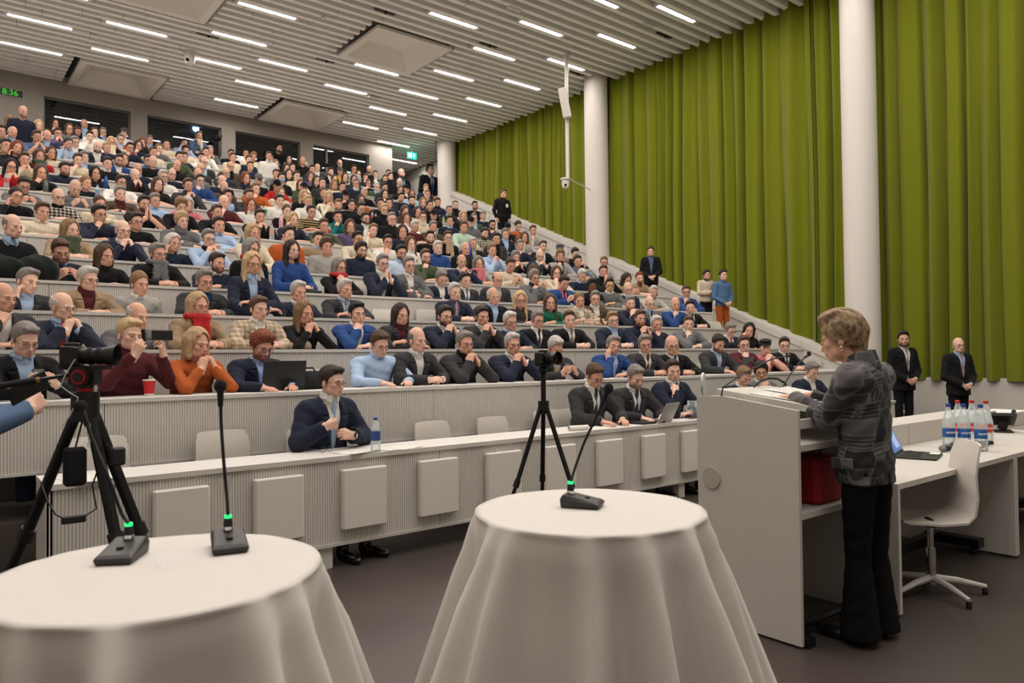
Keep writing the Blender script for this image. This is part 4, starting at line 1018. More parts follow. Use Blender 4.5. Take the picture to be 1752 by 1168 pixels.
# ================================================================== audience
TILES = {'T1': (0, 170, 8.76), 'T2': (200, 190, 8.76), 'T3': (380, 220, 8.76), 'T4': (560, 250, 8.76), 'T5': (0, 290, 8.76), 'T6': (200, 310, 8.76), 'T7': (380, 330, 8.76), 'T8': (560, 360, 8.76), 'T9': (740, 300, 8.76), 'T10': (740, 400, 8.76), 'T11': (900, 360, 8.76), 'T12': (900, 460, 8.76), 'T13': (1060, 420, 8.76), 'T14': (1060, 530, 8.76), 'U5': (0, 360, 4.38), 'U6': (350, 360, 4.38), 'U7': (700, 360, 4.38), 'U8': (1000, 400, 4.38), 'V2': (350, 560, 4.38)}
DATA = {
'T1': """335,185 bg Wn 9 B;140,320 mlf We 3;335,310 sg Vnw 9 G;565,385 lyf We 5;20,480 sd Wg 9;170,490 tw Jfi 5;430,460 lkf Wk 9 G;545,560 sb Pd 2;690,540 tw Jni 5;825,370 ldf Wb 3;870,510 sd Sa 2 G;1035,440 lbf Wg 9 G;1165,470 sb Wn 7;1265,370 tg Jki 9;1415,490 sb Sw 9;1545,490 sg Jui 3 G;1340,560 sd Sw 3;75,690 sd Rn 9 W;230,720 lrf Wk 5;1010,660 pdf Si 5;1120,640 sg Jkw 9 G;1455,720 bd Jnw 0 B;1600,720 sy Wn 9;1665,640 lyf Wk 9 GNe;365,900 sb We 2;590,850 lbf Wr 9 Nf;755,800 lbf We 5;1165,910 sb We 3;1255,870 sg Jci 9;1600,960 sd Vkw 9;150,1010 lkf Wr 2 G;960,1040 sd Sn 0 B;610,1100 lbf Wk 3;1430,1110 mkf Wk 9""",
'T2': """100,330 fg Sw 9;50,420 sg Joi 0 G;190,550 sd Wn 3 G;320,520 mdf Wn 3;375,480 mrf Wk 9;490,430 sg Jki 9;745,500 sd We 0;995,480 sd Si 5 G;540,610 sb We 9;630,560 sl Wg 3;1035,590 cd We 3 G;1330,610 sd Sw 2;1395,590 sw Wg 2;20,740 sd Juw 0 GB;105,720 lbf Wk 9;465,740 sd Sd 0 G;540,760 tg Wk 9;935,690 sd Pf 3;1010,690 sd Wn 9;885,820 tg Sk 5;1255,700 sd Sw 9;1300,770 tg Jci 9 G;1250,860 bg Jci 9 G;1215,940 bg Wg 9;310,870 bg Vni 9 G;270,960 tw Jkm 2;690,980 sw Sw 3 GB;810,950 tg Wn 5 G;1245,1040 sd Vui 3 G;1060,1110 sb Sc 2;605,1100 lbf Pk 1;60,1070 sd Sw 0 G;1640,930 bg Jcu 3 G;1700,830 tg Jbk 9 G;1570,1050 tg Vnw 9 G;1600,1140 bw Jbk 9""",
'T3': """130,380 sd Wk 9;355,370 sk Sw 9 a;460,420 cl We 5;160,430 sb We 9;395,470 sb Wn 9;700,410 sb Sw 9;730,460 sl We 9;1000,460 lkf Wk 9;1205,480 tr Wk 9;420,560 sb Wn 9;800,530 lgf Wk 9;1050,580 sd Wb 9;955,585 ldf Wb 7;1240,560 ke We 9 B;1350,610 sd Wn 0;1425,590 tg Jcw 9;1590,590 kk Wg 9;1625,650 sd Jkw 9 B;350,740 mrf Wn 9;540,770 kg Wk 9 G;805,680 sb Pg 2;1000,680 ldf Wk 9;890,740 sd Wk 9 S;1115,710 sd We 3;1320,720 mbf Wa 9;815,850 kk Wr 7;500,900 sl So 3;1410,780 ldf Wk 9;1500,810 sd Wc 9;1680,760 lbf Wc 9 G;1670,840 llf We 9;390,1000 sb Wc 3 B;870,960 llf We 9;1180,850 lbf Wf 9;1225,890 kk Wf 9 G;1520,960 pbf Wk 9;1225,1010 lyf Wk 9 G;850,1080 sd Sw 9;1290,1090 sy Sw 1;1590,1030 lyf We 2;70,1010 sd Si 3;20,1100 bd Pm 3;420,1140 lrf Sw 9""",
'T4': """185,260 tw Jkk 3 G;190,370 kg Wy 9;395,340 sd Wl 9 G;465,420 ldf Wk 9 G;625,350 bd Wk 9 GB;715,420 sb Jfw 9;570,470 sb Wn 3;915,410 sb Wk 9;945,450 pkf Tk 9;865,490 sb Wc 3;260,470 lbf Wl 9;400,500 ldf Wc 9;430,560 sg Vnw 9 G;220,610 sd Wn 9;610,560 pbf Wk 3 G;740,610 sw Jfi 9 G;860,620 sk Wc 9;1075,540 tw Jkw 3;1185,640 kk We 9;1090,660 mbf Wk 9 G;270,740 kkf Wk 3;545,700 sw Wk 5 B;860,720 ldf Wb 3;1260,720 lbf Si 9 G;1475,630 sl Jnw 9;1500,720 sl We 9;500,810 ldf Wo 9 G;160,880 sl Wk 9 B;360,880 pdf Wk 9;500,920 sd Wk 7 G;800,860 sd Wk 9;925,850 sd Wn 9;1100,760 sk Wn 5;1265,820 sd Sn 9 B;1430,840 llf Wn 9;1540,880 sk Wk 9;1650,840 sd Sn 0 M;850,950 sy Tk 9 G;1150,970 lbf Wb 7;1350,990 ldf We 9;155,1060 sd Hq 3;570,1080 sd Jnw 9 GB;965,1090 sg Pkk 9 GW;1180,1090 lbf Sw 3;1430,1060 sb He 9 G;1590,1030 kk Wk 9""",
'T5': """340,230 sd Sg 8 G;220,390 pdf Wk 5 G;865,410 bg Xk 0 G;1110,270 bd Wg 8;1280,200 plf Wk 0;620,630 sb Xe 0;165,850 tg Vki 1;1050,900 llf Jte 0 Nf;1490,510 pbf We 9;1480,660 sk Wn 3 G""",
'T6': """45,190 sg Jbm 1;400,340 sd Pk 6 B;560,290 sg Si 1;280,600 sd Wk 0 G;80,740 tw Vnw 2 G;965,590 cy Hg 1;950,360 clf Wk 7;1050,340 mwf Wp 7;1490,460 sb Pk 0;820,920 lwf Wn 5;610,1080 sg Jkn 0 GNg;1360,860 sg Vik 2 G;1520,660 sd Si 1""",
'T7': """560,350 sd Wk 2;960,270 pbf Wk 9;1050,400 lyf Pn 5;1330,280 sd Rn 1 G;1520,490 sb Wf 1;460,600 lyf We 3;985,620 sd Wo 9;1430,690 sd Vti 9;1560,800 cb Wl 9;1040,850 ldf Wu 0;430,840 mgf Wk 9 GNr;440,1060 lyf Jni 1 G""",
'T8': """340,240 lbf Wa 9;670,290 sl We 5;450,420 sk We 1 Ga;900,470 sk Pw 3 G;1125,320 ld Wn 9 M;1300,240 sw Wm 0;1580,240 sg Jbw 3;500,590 cd Sn 9 GB;1100,630 sk Si 9 GBI;1250,500 lbf Sw 9;1540,400 sk Wk 9 B;1650,560 sw Su 9 B;1470,690 sb Wf 3 GB;820,790 sg Jnw 6 G;1220,820 sg Jgw 1 G;170,850 mgf Wk 3 GNr;1690,1010 sg Jnw 7""",
'T9': """345,440 sg Jck 0;245,520 sg Jni 0;635,450 sd Wk 9 B;455,610 myf Wk 9;625,640 sg Jfi 9 G;755,610 sg Vnw 9 M;575,700 kk Tg 9;255,680 sd Vni 9;465,770 sb Wx 1;770,860 sd Xf 7 B;890,740 sk Wn 3 GB;1125,790 kk Wk 9;1275,750 pdf Wo 7;1500,820 sb Sl 3;225,930 sb Wk 9 GNt;1090,880 sg Jni 9;955,950 sk Jck 9;1375,930 mbf Wl 3;600,1020 sw Jkl 0;1310,1050 sg Wn 3;1640,1060 sb Jkw 5;490,1100 tw Jkc 9 M;890,1120 sl Si 2""",
'T10': """430,420 tg Jnw 2;690,450 mgf Wl 0 Np;1150,460 sb We 8;1240,350 cgf Wk 2;1605,330 tw Jnw 2 G;1500,560 mbf Sw 8;490,700 sd Jcwd 9;965,690 td Jcl 9 G;1520,650 cg Jgn 3 G;330,870 sw Jnap 0 Z;905,940 tw Jki 9 M;1310,990 lyf Wc 0 G""",
'T11': """505,590 fg Xm 9;510,680 cl Jlk 3;720,640 sk Wk 8;770,760 sd Pd 1 M;1165,770 sl Sl 3 G;1155,910 sb Tk 6;450,930 mbf We 3 G;820,970 sw Vni 7;1490,1030 ldf Wt 8;1700,1010 sr Pt 0 L""",
'T12': """545,200 sd Jupk 8;985,250 ck Wk 9 d;1250,240 sk Vgw 1 Ga;1530,300 tw Vnw 9 G;360,500 lbf Wv 1;800,470 plf Jtw 1 Q;1030,440 sg Jbw 1 G;1560,510 sg Wn 2 B;160,760 sg Jkwn 9 G;650,760 sb Jkwk 0 Z;1300,760 sl Jni 0 G;1700,740 sb Sn 2 B""",
'T13': """490,690 sw Xl 5;450,870 bg Jgik 9 G;830,880 bg Jui 3;1000,690 sb Jui 3 G;1060,920 sd Jkwk 0""",
'T14': """540,210 sw Jnwa 3 Z;1030,200 sb Jgwi 3;1640,290 sg Jnwr 7 G;385,510 sg Jcwm 0 G;785,530 tk Jkwu 0 GW;1450,490 sd Jci 7 B;210,990 sg Jcwn 7 B@;800,900 sd Jnwu 3 @""",
'U8': """205,830 sg Jui 5;1195,825 sb Jmw 3 G;1355,850 fc Pp 2 M;1495,830 sd Jkwk 0 G;1225,720 mkf Wk 5;1180,1060 sl Jnw 7 @;1325,1030 cd Jgw 2 GM@;1690,1020 sg Jnw 7 @;60,1050 sb Jcwn 7 G@""",
'U7': """260,790 sd Jnwb 2 GB;545,790 sd Jcwn 2;755,830 sw Jnim 0 G;55,970 tg Jcw 0;410,990 sg Jck 2 G;770,1000 sw Jnw 2 G;1085,1020 sw Jcly 8""",
'U6': """695,610 sw Jnw 0;1045,590 sw Jcim 1 Z;400,730 sb Jtw 0 Q;745,770 llf Wk 2;1140,770 sk Juw 3;1465,780 ldf Jcm 1;85,390 sd Vnw 1 B;410,1005 cr Jni 7 GB;1300,990 sb Si 7 G""",
'U5': """450,300 sb Vni 8 GB;780,340 lbf Tk 0;190,530 sg Jci 5;650,510 sw Jtm 0 G;1040,550 plf Vlw 9;1525,530 sg Jcu 0 G;455,720 tw Jnir 2 G;1020,790 tw Jgk 0;1480,710 lyf Jtw 0 GgNr;10,650 tg Jcw 3;170,960 sg Jki 8 G;960,930 sy Tm F;1470,1000 myf Wo 2""",
'V2': """940,400 sd Jnwi A G@""",
}
people = []; seatmap = {}
ents = []
for t_, txt in DATA.items():
    x0, y0, s0 = TILES[t_]
    for e in txt.split(';'):
        s = parse(e.strip()); s['px'] = x0+s['px']/s0; s['py'] = y0+s['py']/s0; ents.append(s)
ents.sort(key=lambda s: -s['py'])
for s in ents:
    best = None
    for k in range(-1, NR):
        if ('@' in s['flags']) != (k == -1): continue
        Yh = rowY(k)+.62-.14; hit = ony(s['px'], s['py'], Yh); zr = hit[2]-rowF(k)
        cost = abs(zr-1.21)*(1.0 if zr > 1.21 else 1.15)
        if hit[0] > 11.35 and k >= 0: cost += .3
        for X2 in seatmap.get(k, []):
            if abs(X2-hit[0]) < .40: cost += .5*(1-abs(X2-hit[0])/.40)+.05
        if best is None or cost < best[0]: best = (cost, k, hit, zr)
    cost, k, hit, zr = best
    seatmap.setdefault(k, []).append(hit[0]); s.update(k=k, hit=hit, zr=zr); people.append(s)
for k in seatmap: seatmap[k].sort()
def lodof(d): return 0 if d < LODD[0] else (1 if d < LODD[1] else 2)
def make_seated(s, idx):
    rnd = random.Random(idx*13+5); hit = s['hit']; k = s['k']; hs = .915
    yaw = math.atan2(SPK[0]-hit[0], -(SPK[1]-hit[1])); 
    hy = max(-1.0, min(1.0, yaw*.95+rnd.uniform(-.16, .16)+.10)); ty = max(-.28, min(.28, hy*.35))
    if 'W' in s['flags']: hs = .96
    zrel = min(max(s['zr'], 1.02), 1.46)
    pz = hit[2]-rowF(k)-.09*hs
    root = thing('person', 'x', 'person', (hit[0]+.105*math.sin(-ty)*-1*0, 0, 0), ty)
    c, sn = math.cos(ty), math.sin(ty)
    off = np.array([.105*sn, -.105*c])
    root.location = (hit[0]-off[0], hit[1]-off[1], rowF(k))
    zs = (pz-.74)/.375; zo = .74*(1-zs)
    if not .78 < zs < 1.24:
        zs = min(max(zs, .78), 1.24); zo = pz-1.115*zs
    pit = .10+.05*rnd.random()+.3*(hit[2]-1.5)/max(4, hit[1])*.6
    if s['pose'] in '78' : pit = .42+rnd.uniform(-.06, .08); hy *= .4
    if s['pose'] == 'F': hy = .35; pit = .12
    tilt = rnd.uniform(-.06, .06)+(.16 if s['pose'] == '5' else 0)
    s['shoes'] = (k == -1); s['tc'] = rnd.choice('kncn')
    hp = np.array([0, -.105, pz])
    build_person(root, hp, (zs, zo), s, lodof(depth(hit)), rnd, hy-ty, pit, tilt, hs)
    if s['pose'] in '8F' and depth(hit) < 13:
        f = lambda p: np.array([p[0], p[1], p[2]*zs+zo]); w2 = [f(a[1])+np.asarray(a[2])*.05 for a in POSE[s['pose']]]; ctr = (w2[0]+w2[1])/2+[0, -.04, .02]
        R = Matrix.Rotation(ty, 3, 'Z'); wp = R @ Vector(ctr)
        if s['pose'] == 'F': po = ob('phone', PHONE, None, loc=(root.location.x+wp.x, root.location.y+wp.y, root.location.z+wp.z+.07), rot=(0, math.pi/2, ty))
        else: po = ob('phone', PHONE, None, loc=(root.location.x+wp.x, root.location.y+wp.y, root.location.z+wp.z-.03), rot=(-.9, 0, ty))
        tag(po, 'dark phone held by person in %s, %s row' % (describe(s), 'front' if k < 0 else ORDN[k+1]), 'phone')
    s['root'] = root
for i, s in enumerate(people): make_seated(s, i)
# labels that single people out
def rown(k): return 'front' if k < 0 else ORDN[k+1]
from collections import Counter
def lab(s, lv):
    d = describe(s); p = POSEN[s['pose']]; base = 'person in '+d
    row = [q for q in people if q['k'] == s['k']]; row.sort(key=lambda q: q['hit'][0]); n = row.index(s)
    if lv == 0: return base+(', '+p if p else ', seated')+', %s row' % rown(s['k'])
    nb = row[n-1] if n > 0 else (row[n+1] if len(row) > 1 else None)
    if lv == 1 and nb is not None: 
        nd = describe(nb).split(',')[0].split(' and ')[0]
        return base+', %s row, %s of %s' % (rown(s['k']), 'right' if n > 0 else 'left', nd)
    return base+', %s row, %s person from left' % (rown(s['k']), ORDN[min(n, 19)] if n < 20 else 'last')
lv = [0]*len(people)
for it in range(3):
    L_ = [lab(s, lv[i]) for i, s in enumerate(people)]; cnt = Counter(L_)
    for i in range(len(people)):
        if cnt[L_[i]] > 1 and lv[i] < 2: lv[i] += 1
for i, s in enumerate(people): s['root']['label'] = lab(s, lv[i]); s['root']['group'] = 'seated audience'
# ------------------------------------------------------------------ standing people
def make_standing(spec, pos, floor, hitz, rz, label, hyaw=0, hpitch=.05, seed=1, tc='k', lod=None):
    s = parse('0,0 '+spec); rnd = random.Random(seed); s['tc'] = tc
    sc = (hitz-floor)/1.632; root = thing('person', label, 'person', (pos[0], pos[1], floor), rz); root.scale = (sc, sc, sc)
    d = depth((pos[0], pos[1], hitz)); build_person(root, np.array(STAND['pivot']), (1, 0), s, lodof(d) if lod is None else lod, rnd, hyaw, hpitch, 0, 1.05)
    return root
def stairF(Y): return .404+.338*math.floor((Y-5.466)/.44)*.5
def on_stairs(px, py, X, *a, **k):
    h = onx(px, py, X); return make_standing(a[0], (h[0], h[1]), stairF(h[1]), h[2], *a[1:], **k)
h = onx(1544, 580, 12.55); make_standing('sk Jkwk s BZ', h, 0, h[2], -.5, 'guard in black suit, black patterned tie, standing beside nearest column', -.55, -.02, 3)
h = onx(1638, 590, 12.55); make_standing('bd Jkir s GZ', h, 0, h[2], -.55, 'guard in black suit and red striped tie standing before green curtain', -.25, 0, 4)
bg_ = on_stairs(859.6, 332, 12.3, 'sb Sk p', -.1, 'person in black shirt with badge leaning on the far parapet', .15, .08, seed=5)
MB().box(.02, .10, -.155, -.150, 1.22, 1.32).build('badge', PAPER, bg_)
on_stairs(1113, 430, 12.4, 'pdf Jkd s', -.75, 'person in black blazer and blue shirt standing against curtain, hands clasped', -.1, .12, seed=6)
on_stairs(1207.6, 470, 12.3, 'sk Vek x M', -.35, 'person in beige knit shirt standing arms crossed on the stairs', .1, .05, seed=7)
on_stairs(1235.6, 471, 12.45, 'sd SD s M', -.3, 'person in denim shirt and tan trousers standing on the stairs', -.1, .05, seed=8, tc='o')
for (px, py, sp, rz, lb, sd) in [(686, 297, 'bd Jkik s B', .0, 'guard in black suit and light blue shirt standing in rear corridor', 9), (734.7, 290.5, 'sd Jkwu s', .1, 'guard in black suit and blue tie standing beside the farthest column', 10)]:
    h = ony(px, py, 20.98); make_standing(sp, h, CF, h[2], rz, lb, .1, -.05, sd)
h = ony(338.7, 233, 20.42); make_standing('sg Sd h BNe', h, h[2]-1.62, h[2], .15, 'person in blue shirt and beige scarf standing below the projector', .1, .08, 11)
h = ony(476.5, 254, 20.42); make_standing('sk Wk x GB', h, h[2]-1.62, h[2], .1, 'person in black sweater standing arms crossed at rear window', .1, .05, 12)
# ================================================================== stage furniture and foreground
GREY_L = mat('lectern_white', (198, 193, 185), .5, noise=.015, nscale=5)
def sub(parent, mb, nm, m_, smooth=False, p2=None, **kw):
    o = mb.build(nm, m_, p2 or parent, smooth=smooth, **kw); return o
# ---- lectern
LX0, LX1, LY0, LY1 = 3.25, 4.00, 1.88, 2.46
t = thing('lectern', 'tall white lectern with open shelves in front of the speaker', 'lectern', (LX0, LY0, 0))
def sh(mb, nm, m_, par=t, o=(LX0, LY0, 0), **kw):
    q = mb.build(nm, m_, par, **kw); q.location = [-v for v in o]; return q
sh(MB().prism([(LY0, .012), (LY1, .012), (LY1, 1.175), (2.287, 1.178), (LY0, 1.124)], 'x', LX0, LX0+.022), 'side_panel', GREY_L)
sh(MB().prism([(LY0, .012), (LY1, .012), (LY1, 1.175), (2.287, 1.178), (LY0, 1.124)], 'x', LX1-.022, LX1), 'side_panel', GREY_L)
sh(MB().box(LX0+.022, LX1-.022, LY1-.022, LY1, .06, 1.17), 'front_panel', GREY_L)
sh(MB().box(LX0+.022, LX1-.022, LY0+.01, LY1-.022, .60, .628), 'shelf', GREY_L)
sh(MB().box(LX0+.022, LX1-.022, LY0+.01, LY1-.022, .925, .955), 'shelf', GREY_L)
sh(MB().box(LX0+.022, LX1-.022, LY0+.03, LY0+.05, 1.03, 1.075), 'rail', GREY_L)
sh(MB().prism([(LY0+.0, 1.095), (LY0+.0, 1.128), (LY1+.02, 1.205), (LY1+.02, 1.172)], 'x', LX0+.2, LX1-.025), 'reading_board', GREY_L)
sh(MB().box(LX0+.022, LX0+.2, 2.2, LY1-.022, 1.10, 1.125), 'side_ledge', GREY_L)
q = sh(MB().lathe([(.055, -.004), (.055, .004)], 28, (0, 0, 0)), 'cable_port', mat('port_cover', (176, 171, 160), .6)); q.rotation_euler = (0, math.pi/2, 0); pp = onx(1217, 817, LX0-.004); q.location = (pp[0]-LX0, pp[1]-LY0, pp[2])
fr = MB(); fr.tube([(LX0+.06, LY0+.08, .06), (LX1-.06, LY0+.08, .06)], .022, 8); fr.tube([(LX0+.06, LY0+.1, .10), (LX0+.10, LY1-.1, .45)], .014, 6); fr.box(LX0+.03, LX0+.09, LY0-.02, LY0+.12, .0, .045)
fr.box(LX1-.09, LX1-.03, LY0-.02, LY0+.12, .0, .045); sh(fr, 'base_frame', BLACKM)
per = MB()
for i in range(6): per.box(LX0+.03, LX0+.034, 2.05+i*.045, 2.075+i*.045, .80, .81)
sh(per, 'slots', BLACK)
# items on the lectern
RED = mat('red_bag', (150, 16, 34), .7, noise=.08, nscale=30)
b = MB().rbox(3.52, 3.80, 1.93, 2.12, .63, .86, .03); b.tube([(3.6, 2.02, .855), (3.62, 2.02, .89), (3.70, 2.02, .89), (3.72, 2.02, .855)], .006, 6)
tag(b.build('bag', RED), 'red box bag on the lower lectern shelf', 'bag')
def board(y): return 1.130+(y-LY0)*(.077/.60)
def sheet(name, cx, cy, w_, h_, rz, zf, label, cat='paper', lift=0, lines=True):
    n = 6; vs = []; c, s = math.cos(rz), math.sin(rz)
    for th in (0, -.0016):
        for j in range(n+1):
            for i in range(n+1):
                u, v = (i/n-.5)*w_, (j/n-.5)*h_; x, y = cx+u*c-v*s, cy+u*s+v*c
                vs.append((x, y, zf(x, y)+.003+lift*max(0, (i/n-.6))**2*.6+th+.0012*math.sin(i*1.3+j)))
    fs = []; N1 = (n+1)**2
    for j in range(n):
        for i in range(n):
            a = j*(n+1)+i; fs.append((a, a+1, a+n+2, a+n+1)); fs.append((N1+a, N1+a+n+1, N1+a+n+2, N1+a+1))
    rim = [j for j in range(n+1)]+[n+(n+1)*j for j in range(1, n+1)]+[n*(n+1)+j for j in range(n-1, -1, -1)]+[(n+1)*j for j in range(n-1, 0, -1)]
    for a, b_ in zip(rim, rim[1:]+rim[:1]): fs.append((a, N1+a, N1+b_, b_))
    return tag(MB().add(vs, fs).build(name, PRINT if lines else PAPER), label, cat)
def print_pat(nt, vec, src):
    N, L = nt.nodes, nt.links
    w1 = N.new('ShaderNodeTexWave'); w1.bands_direction = 'Y'; w1.inputs['Scale'].default_value = 34; L.new(vec, w1.inputs['Vector'])
    nz = N.new('ShaderNodeTexNoise'); nz.inputs['Scale'].default_value = 90; L.new(vec, nz.inputs['Vector'])
    a = N.new('ShaderNodeMath'); a.operation = 'GREATER_THAN'; a.inputs[1].default_value = .80; L.new(w1.outputs['Fac'], a.inputs[0])
    b_ = N.new('ShaderNodeMath'); b_.operation = 'GREATER_THAN'; b_.inputs[1].default_value = .44; L.new(nz.outputs['Fac'], b_.inputs[0])
    m_ = N.new('ShaderNodeMath'); m_.operation = 'MULTIPLY'; L.new(a.outputs[0], m_.inputs[0]); L.new(b_.outputs[0], m_.inputs[1])
    mx = N.new('ShaderNodeMix'); mx.data_type = 'RGBA'; L.new(m_.outputs[0], mx.inputs['Factor']); mx.inputs['A'].default_value = lin((226, 222, 214))+(1,); mx.inputs['B'].default_value = lin((120, 118, 116))+(1,)
    return mx.outputs['Result']
PRINT = mat('printed_paper', (226, 222, 214), .8, pattern=print_pat)
bz = lambda x, y: board(y)
sheet('paper', 3.60, 2.16, .21, .297, .08, bz, 'printed speech page lying left on the lectern board')
sheet('paper', 3.80, 2.20, .21, .297, -.12, lambda x, y: bz(x, y)+.006, 'printed speech page under the speaker\'s hands on the lectern', lift=.1)
MICB = mat('mic_foam', (20, 20, 21), .95, bump=.6, bscale=500)
def goose(name, pts, label, ball=.018, base=None, led=None):
    r = thing(name, label, 'microphone', pts[0]); o0 = np.array(pts[0])
    P = [np.array(p)-o0 for p in pts]
    sub(r, MB().tube(P, .0042, 8), 'gooseneck', BLACKM, smooth=True)
    d = P[-1]-P[-2]; d = d/np.linalg.norm(d)
    sub(r, MB().tube([P[-1]-d*.045, P[-1]-d*.01], [.007, .0095], 10), 'capsule', BLACKM, smooth=True)
    sub(r, MB().ball(P[-1]+d*ball*.5, (ball, ball, ball*1.15), 16, 10), 'windscreen', MICB, smooth=True)
    return r
g0 = np.array([3.31, 2.36, 1.125])
goose('lectern_microphone', [g0, ony(1237, 662, 2.36), ony(1270, 640, 2.35), ony(1320, 614, 2.34), ony(1353, 608, 2.34)], 'longer gooseneck lectern microphone bending right', .014)
g1 = ony(1340, 660, 2.44); g1[2] = 1.20
goose('lectern_microphone', [g1, ony(1352, 640, 2.44), ony(1368, 620, 2.44), ony(1383, 606, 2.44)], 'gooseneck lectern microphone pointing up right beside the speaker', .014)
r = thing('lectern_lamp', 'curved black gooseneck lamp arching over the lectern board', 'lamp', (3.45, 2.44, 1.19))
cp = [ony(1290, 661, 2.45), ony(1300, 652, 2.45), ony(1315, 647, 2.45), ony(1330, 648, 2.45), ony(1343, 655, 2.45), ony(1345, 661, 2.45)]
sub(r, MB().tube([c-np.array([3.45, 2.44, 1.19]) for c in cp], .007, 8), 'arm', BLACKM, smooth=True)
sub(r, MB().tube([cp[-1]-np.array([3.45, 2.44, 1.19]), cp[-1]-np.array([3.45, 2.44, 1.24])], .010, 8), 'foot', BLACKM)
cu = np.array([3.40, 2.36, 1.1255])
tag(MB().lathe([(.035, 0), (.04, .03), (.035, .03), (.032, .006)], 20, cu).build('saucer', WHITE, smooth=True), 'small white round dish behind the lectern board', 'dish')
dc = ony(1217, 672, 2.56); FROST = mat('frosted_disc', (196, 204, 206), .3)
m = MB().lathe([(.062, -.006), (.064, 0), (.062, .006)], 32); dk = m.build('disc', FROST, smooth=True); dk.rotation_euler = (math.pi/2, 0, .5); dk.location = (onx(1217, 672, 3.29)[0], 2.445, 1.236)
tag(dk, 'pale round disc rising behind the lectern\'s left edge', 'disc')
# ---- presentation desks
DZ = .70
def pdesk(x0, x1, label):
    r = thing('presentation_desk', label, 'desk', (x0, 1.77, 0)); o = (x0, 1.77, 0)
    S = lambda mb, nm, m_=GREY_L: sh(mb, nm, m_, r, o)
    S(MB().box(x0, x1, 1.77, 2.46, DZ-.03, DZ), 'worktop')
    S(MB().box(x0, x0+.03, 1.77, 2.74, 0.015, DZ-.03), 'side_panel'); S(MB().box(x1-.03, x1, 1.77, 2.74, 0.015, DZ-.03), 'side_panel')
    S(MB().box(x0+.03, x1-.03, 2.66, 2.69, .12, DZ+.13), 'modesty_panel')
    S(MB().box(x0, x1, 2.46, 2.76, DZ+.13, DZ+.16), 'upper_shelf'); S(MB().box(x0, x1, 2.46, 2.49, DZ, DZ+.13), 'upper_front')
    bf = MB(); bf.box(x0+.03, x1-.1, 2.2, 2.26, .06, .12); bf.tube([(x0+.12, 2.22, .1), (x0+.03, 2.0, .45)], .012, 6); bf.box(x1-.16, x1-.06, 1.95, 2.3, .05, .11); S(bf, 'base_frame', BLACKM)
    for xx in (x1-.11,):
        S(MB().lathe([(.018, 0), (.025, .01), (.025, .04), (.018, .05)], 14, (xx, 2.0, 0)), 'caster', BLACK)
    return r
pdesk(4.03, 5.80, 'white presentation desk with raised back, behind the speaker, laptop on it')
pdesk(5.81, 7.60, 'second white presentation desk at the right edge of the picture')
# laptop
r = thing('laptop', 'open dark laptop with blue screen on the presentation desk', 'laptop', (5.20, 2.14, DZ), .26)
DARKG = mat('laptop_dark', (44, 46, 42), .5); SCREEN = mat('laptop_screen', (70, 110, 180), .3, emit=(76, 112, 176), estr=.55); SCR2 = mat('screen_window', (150, 180, 220), .3, emit=(150, 178, 220), estr=.6)
sub(r, MB().rbox(-.17, .17, -.12, .12, 0, .016, .006), 'base', DARKG)
kb = MB()
for j in range(5):
    for i in range(13): kb.box(-.15+i*.0232, -.15+i*.0232+.020, -.02+j*.024, -.02+j*.024+.020, .016, .0185)
sub(r, kb, 'keyboard', BLACK, kind='stuff'); sub(r, MB().box(-.05, .05, -.11, -.045, .016, .0168), 'touchpad', BLACK); sub(r, MB().box(.06, .15, -.11, -.05, .016, .017), 'sticker', PAPER)
q = thing_lid = MB().rbox(-.17, .17, -.005, .005, 0, .22, .005).build('lid', DARKG, r, loc=(0, .12, .012), rot=(-.45, 0, 0))
sub(r, MB().box(-.155, .155, -.0062, -.0052, .018, .208), 'screen', SCREEN, p2=q); sub(r, MB().box(-.02, .13, -.0070, -.0062, .04, .15), 'screen_window', SCR2, p2=q)
# bottles
PET = clear_mat('clear_bottle', (247, 250, 250), .17); 
def water_mat():
    return glass_mat('water', (196, 208, 204), .02)
def bottle(loc, h, r_, capc, labc, label, cat='bottle', body=None, lh=(.30, .46), grp=None, rz=0):
    o = thing('bottle', label, cat, loc, rz, grp)
    bm = body or PET; k = (h, r_, bm.name)
    def mk():
        return MB().lathe([(r_*.9, 0), (r_, .01), (r_, h*.55), (r_*.96, h*.6), (r_*.62, h*.80), (r_*.36, h*.90), (r_*.34, h*.95)], 18).mesh('shell', bm)
    me = cmesh(('bot',)+k, mk); smooth_mesh(me); ob('shell', me, o)
    if lh: 
        sub(o, MB().tube([(0, 0, h*lh[0]), (0, 0, h*lh[1])], r_*1.015, 18, cap=False), 'label', mat('lab_'+'_'.join(map(str, labc)), labc, .5), smooth=True)
    sub(o, MB().lathe([(r_*.40, h*.93), (r_*.42, h*.94), (r_*.42, h*.995), (r_*.36, h)], 14), 'cap', mat('cap_'+'_'.join(map(str, capc)), capc, .4), smooth=True)
    return o
BLUE_, REDC = (34, 70, 150), (196, 44, 40)
bl = [((1624, 768), BLUE_, 'big clear bottle with blue cap, nearest the laptop'), ((1650, 769), BLUE_, 'big clear bottle with blue cap, middle of front bottle line'), ((1679, 771), BLUE_, 'big clear bottle with blue cap, rightmost of front bottle line'),
      ((1640, 757), REDC, 'big clear bottle with red cap, leftmost of rear bottle line'), ((1664, 757), REDC, 'big clear bottle with red cap, middle of rear bottle line'), ((1688, 759), REDC, 'big clear bottle with red cap, rightmost of rear bottle line')]
txtR = cmesh('henn', lambda: text_mesh('HENNIEZ', .022, mat('label_white', (235, 235, 235), .5)))
